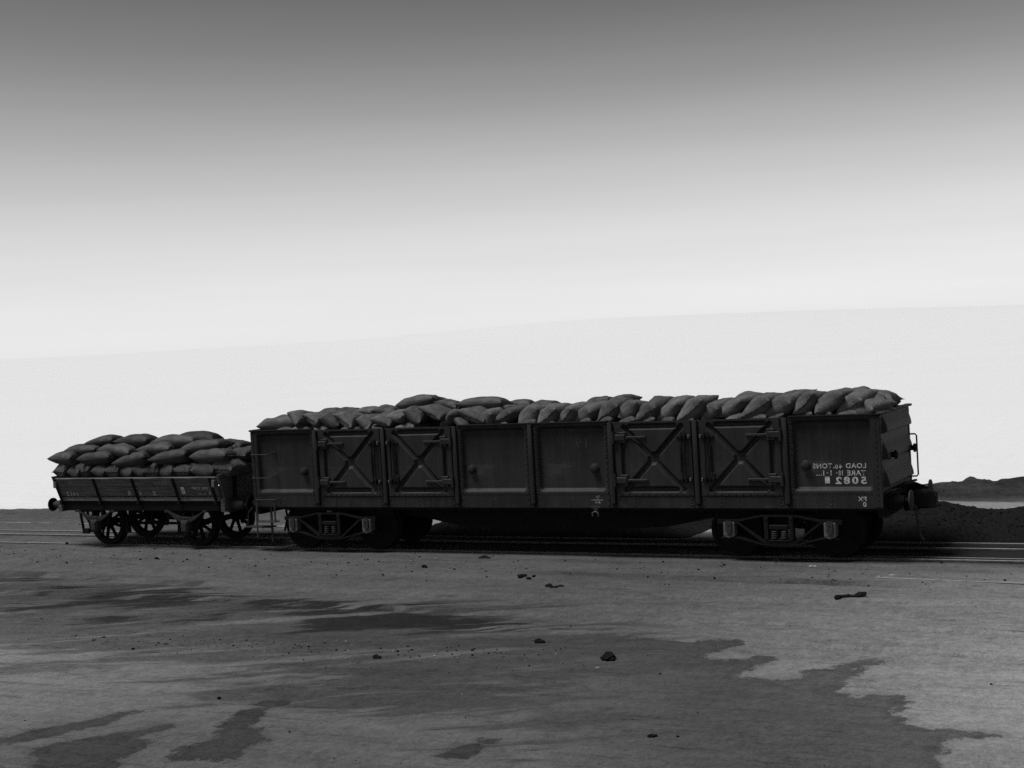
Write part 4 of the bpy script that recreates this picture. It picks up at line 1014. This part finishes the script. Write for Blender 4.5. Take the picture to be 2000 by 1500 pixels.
for i, (x, z, wd, ht, t) in enumerate(SM0):
    sack(x + .05, -.20, z - .005, .62, wd * 1.32, ht * 1.22, rot_cross(t + rnd.uniform(-5, 5), rnd.uniform(-14, -4), 0), "jute sack end on, %s from the free buffer in the truck's bottom row" % ordw(i + 1), "bottom row of sacks on the small truck")
for rw, lst, yy, nm in ((1, SM1, -.28, "lower long"), (2, SM2, -.12, "upper long"), (3, SM3, .10, "top")):
    for i, (x, z, wd, ht, t) in enumerate(lst):
        sack(x, yy, z, wd * 1.06, .52, ht * 1.10, rot_along(t, rnd.uniform(-6, 6), -6 + rnd.uniform(-4, 4)), "long jute sack, %s from the free buffer in the truck's %s row" % (ordw(i + 1), nm), "long sacks stacked on the small truck")
B4 = ["highest jute sack on the small truck, lying behind the top row", "jute sack at the back of the truck load near the gondola", "pointed jute sack at the back of the truck load beside the gondola"]
for (x, z, wd, ht, t), lab in zip(SM4, B4):
    sack(x, .60, z, wd * 1.02, .5, ht * 1.15, rot_along(t, rnd.uniform(-8, 8), 0), lab, "sacks at the back of the truck load")
E4 = ["jute sack lying crosswise over the truck end facing the gondola", "dark jute sack hanging low at the truck end facing the gondola"]
for (x, z, wd, ht, t), lab in zip(SMEND, E4):
    sack(x - .10, .18, z, .80, .50, ht * 1.1, rot_cross(t, 6, 0), lab, "sacks over the truck end facing the gondola")
# hinder half of the truck load
for lay, zz, ys in (("bottom", 1.62, (.55, 1.2)), ("middle", 1.86, (.62, 1.22)), ("upper", 2.04, (.62,))):
    for r_, yy in enumerate(ys):
        x = -4.95 if lay != "upper" else -4.4; n = 0
        while x < -.85:
            n += 1
            sack(x, yy, zz - .06 * r_ + rnd.uniform(-.02, .02), .9, .52, .27, rot_along(rnd.uniform(-4, 4), rnd.uniform(-8, 8), 4),
                 "jute sack behind, %s from the free buffer in the truck's %s %s layer" % (ordw(n), "inner" if r_ == 0 else "far", lay), "sacks in the hinder half of the truck load")
            x += .93

# ------------------------------------------------------------------ heaps and things lying about
def heap(name, x0, x1, y0, y1, hfun, label):
    nx_, ny_ = int((x1 - x0) / .06), int((y1 - y0) / .06)
    xs = np.linspace(x0, x1, nx_); ys = np.linspace(y0, y1, ny_); XX, YY = np.meshgrid(xs, ys)
    ZZ = hfun(XX, YY) * (1 + .35 * vnoise(XX, YY, 1.3, 11, 4)) + (.10 * vnoise(XX, YY, 4, 12, 3) + .07 * vnoise(XX, YY, 9, 13, 2)) * sstep(.0, .12, hfun(XX, YY))
    ZZ = np.where(hfun(XX, YY) <= .004, -.25, ZZ - .03)
    id_ = np.arange(nx_ * ny_).reshape(ny_, nx_)
    fs = [(int(id_[j, i]), int(id_[j, i + 1]), int(id_[j + 1, i + 1]), int(id_[j + 1, i])) for j in range(ny_ - 1) for i in range(nx_ - 1)]
    b = MB(); b.add([(float(a), float(c), float(d)) for a, c, d in zip(XX.ravel(), YY.ravel(), ZZ.ravel())], fs)
    o = b.build(name, 'coal', None, True); tag(o, label, "heap", "coal heaps beside the track"); return o, hfun
def hA(x, y):
    cx = np.clip((3.25 - np.abs(x - 5.0)) / 1.9, 0, 1); cy = np.clip(1 - ((y - 3.55) / 1.55) ** 2, 0, 1)
    return .62 * (cx * cx * (3 - 2 * cx)) ** .8 * cy ** .9
def hB(x, y):
    prof_ = np.interp(x, [10.2, 11.0, 11.6, 12.4, 12.8, 13.3, 13.6, 14.0, 15, 17, 19], [0, .22, .40, .42, .34, .24, .25, .34, .45, .4, 0])
    cy = np.clip(1 - ((y - 3.95) / 1.85) ** 2, 0, 1); return prof_ * cy ** .8
heap("coal_heap", 1.5, 8.7, 1.9, 5.3, hA, "low dark coal heap seen under the middle of the gondola")
heap("coal_heap", 9.4, 19.2, 2.05, 5.9, hB, "dark coal heap lying beyond the gondola's buffers and coupler")

def lump(b, c, r, seed, flat=.65):
    rr = random.Random(seed); t = (1 + 5 ** .5) / 2
    V = [(-1, t, 0), (1, t, 0), (-1, -t, 0), (1, -t, 0), (0, -1, t), (0, 1, t), (0, -1, -t), (0, 1, -t), (t, 0, -1), (t, 0, 1), (-t, 0, -1), (-t, 0, 1)]
    F = [(0, 11, 5), (0, 5, 1), (0, 1, 7), (0, 7, 10), (0, 10, 11), (1, 5, 9), (5, 11, 4), (11, 10, 2), (10, 7, 6), (7, 1, 8), (3, 9, 4), (3, 4, 2), (3, 2, 6), (3, 6, 8), (3, 8, 9), (4, 9, 5), (2, 4, 11), (6, 2, 10), (8, 6, 7), (9, 8, 1)]
    a = rr.uniform(0, 6.28); sx, sy = rr.uniform(.7, 1.35), rr.uniform(.7, 1.2); vs = []
    for x, y, z in V:
        k = rr.uniform(.75, 1.15) * r / 1.9; x, y, z = x * k * sx, y * k * sy, z * k * flat
        vs.append((c[0] + x * math.cos(a) - y * math.sin(a), c[1] + x * math.sin(a) + y * math.cos(a), c[2] + z))
    b.add(vs, F)
crumbs = MB(); pale_c = MB()
for k in range(1300):
    q = rnd.random()
    if q < .45: x, y = rnd.uniform(-14, 17), rnd.gauss(-1.2, 0.8)
    elif q < .65: e_ = rnd.random(); x, y = 1.86 + e_ * 8.42 + rnd.gauss(0, .5), -8.30 + e_ * 0.40 + rnd.gauss(0, .28)
    elif q < .82: x, y = rnd.uniform(-10, 18), rnd.uniform(-13, -1)
    else: x, y = rnd.uniform(-14, 18), rnd.uniform(.2, 9)
    if y > 0 and (hA(np.array(x), np.array(y)) > .01 or hB(np.array(x), np.array(y)) > .01): zz = gz(x, y) + float(max(hA(np.array(x), np.array(y)), hB(np.array(x), np.array(y)))) - .02
    else: zz = gz(x, y)
    r = min(.007 + rnd.expovariate(1 / (.004 if y < -3 else .0055)), .028)
    lump(crumbs if rnd.random() < .85 else pale_c, (x, y, zz + r * .25), r, k)
pieces = MB()
for k in range(1400):
    x, y = (rnd.uniform(1.9, 8.2), rnd.uniform(2.1, 4.6)) if k % 3 == 0 else (rnd.uniform(10.3, 16.5), rnd.uniform(2.2, 5.2))
    hh = float(hA(np.array(x), np.array(y)) if k % 3 == 0 else hB(np.array(x), np.array(y)))
    if hh < .03: continue
    r = min(.012 + rnd.expovariate(1 / .008), .045); lump(pieces, (x, y, hh * (1 + .35 * float(vnoise(np.array([x]), np.array([y]), 1.3, 11, 4)[0])) - .03), r, 9000 + k)
tag(pieces.build("coal_pieces", 'coal'), "loose coal pieces lying over both dark heaps", "coal", None, "stuff")
tag(crumbs.build("coal_crumbs", 'coal'), "small dark coal crumbs strewn over the dirt", "crumbs", None, "stuff")
MAT['stone'] = simple("pale pebble", 0.22, 0.9, 0.3, 20)
tag(pale_c.build("pebbles", 'stone'), "small pale pebbles strewn over the dirt", "pebbles", None, "stuff")
def single(name, pts, label, cat, mat='coal', flat=.8):
    b = MB(); cx, cy = pts[0][0], pts[0][1]; z0 = gz(cx, cy)
    for i, (x, y, r, dz) in enumerate(pts): lump(b, (x - cx, y - cy, gz(x, y) - z0 + r * flat * .30 + dz * .5), r, int(cx * 100) + i, flat)
    o = b.build(name, mat, None, False, (cx, cy, z0)); tag(o, label, cat); return o
single('coal_lump', [(10.86, -7.85, 0.085, 0.0), (10.83, -7.88, 0.05, 0.0), (10.92, -7.89, 0.045, 0.0), (10.81, -7.75, 0.05, 0.05)], 'single dark coal lump lying on the damp patch of open yard', 'coal', 'coal', 0.8)
single('scrap_bar', [(7.76, -3.14, 0.07, 0), (7.87, -3.22, 0.05, 0), (7.93, -3.21, 0.05, 0), (7.96, -3.11, 0.06, 0)], 'short dark scrap bar lying on dried dirt before the middle of the gondola', 'scrap', 'black', 0.5)
single('scrap_metal', [(12.53, -3.6, 0.07, 0), (12.58, -3.51, 0.06, 0.01), (12.61, -3.39, 0.06, 0.02), (12.67, -3.38, 0.06, 0.02), (12.73, -3.33, 0.06, 0.02), (12.76, -3.24, 0.085, 0.03)], 'twisted dark scrap of metal lying in front of the gondola lettering', 'scrap', 'black', 0.6)
single('clod', [(6.84, -2.3, 0.06, 0), (6.89, -2.24, 0.05, 0), (7.03, -2.38, 0.05, 0), (7.07, -2.27, 0.04, 0)], 'crumbled dark clod in the cart rut before the gondola', 'clod', 'coal', 0.5)
single('clod', [(5.22, -0.58, 0.09, 0), (5.32, -0.63, 0.07, 0), (5.18, -0.65, 0.06, 0)], 'low dark clod just in front of the gondola rail', 'clod', 'coal', 0.35)
single('coal_lump', [(4.61, -1.7, 0.05, 0), (4.68, -1.74, 0.035, 0)], 'small dark coal lump on dried dirt before the gondola doors', 'coal', 'coal', 0.8)
single('coal_lump', [(-1.86, -1.33, 0.05, 0), (-1.76, -1.38, 0.03, 0)], 'small dark coal lump on dried dirt before the truck wheels', 'coal', 'coal', 0.8)
single('coal_lump', [(-5.54, -0.02, 0.055, 0)], 'small dark coal lump on the rail beyond the free buffer', 'coal', 'coal', 0.8)
single('coal_lump', [(9.57, -7.13, 0.06, 0), (9.62, -7.12, 0.045, 0)], 'small coal lump behind the largest lump on the damp patch', 'coal', 'coal', 0.8)
single('pale_stone', [(11.35, -0.73, 0.07, 0), (11.4, -0.72, 0.05, 0)], 'flat pale stone before the right bogie of the gondola', 'stone', 'stone', 0.4)
single('pale_stone', [(12.75, -1.23, 0.06, 0)], 'flat pale stone by the sunken rail past the gondola end', 'stone', 'stone', 0.5)
single('coal_lump', [(7.85, -8.31, 0.045, 0), (7.91, -8.32, 0.035, 0)], 'small coal lump among grit in the middle of the streaked damp ground', 'coal', 'coal', 0.8)
single('coal_lump', [(12.59, -10.76, 0.035, 0), (12.57, -10.78, 0.03, 0), (12.62, -10.73, 0.025, 0)], 'small coal lumps fused together at the near edge of the damp patch', 'coal', 'coal', 0.8)
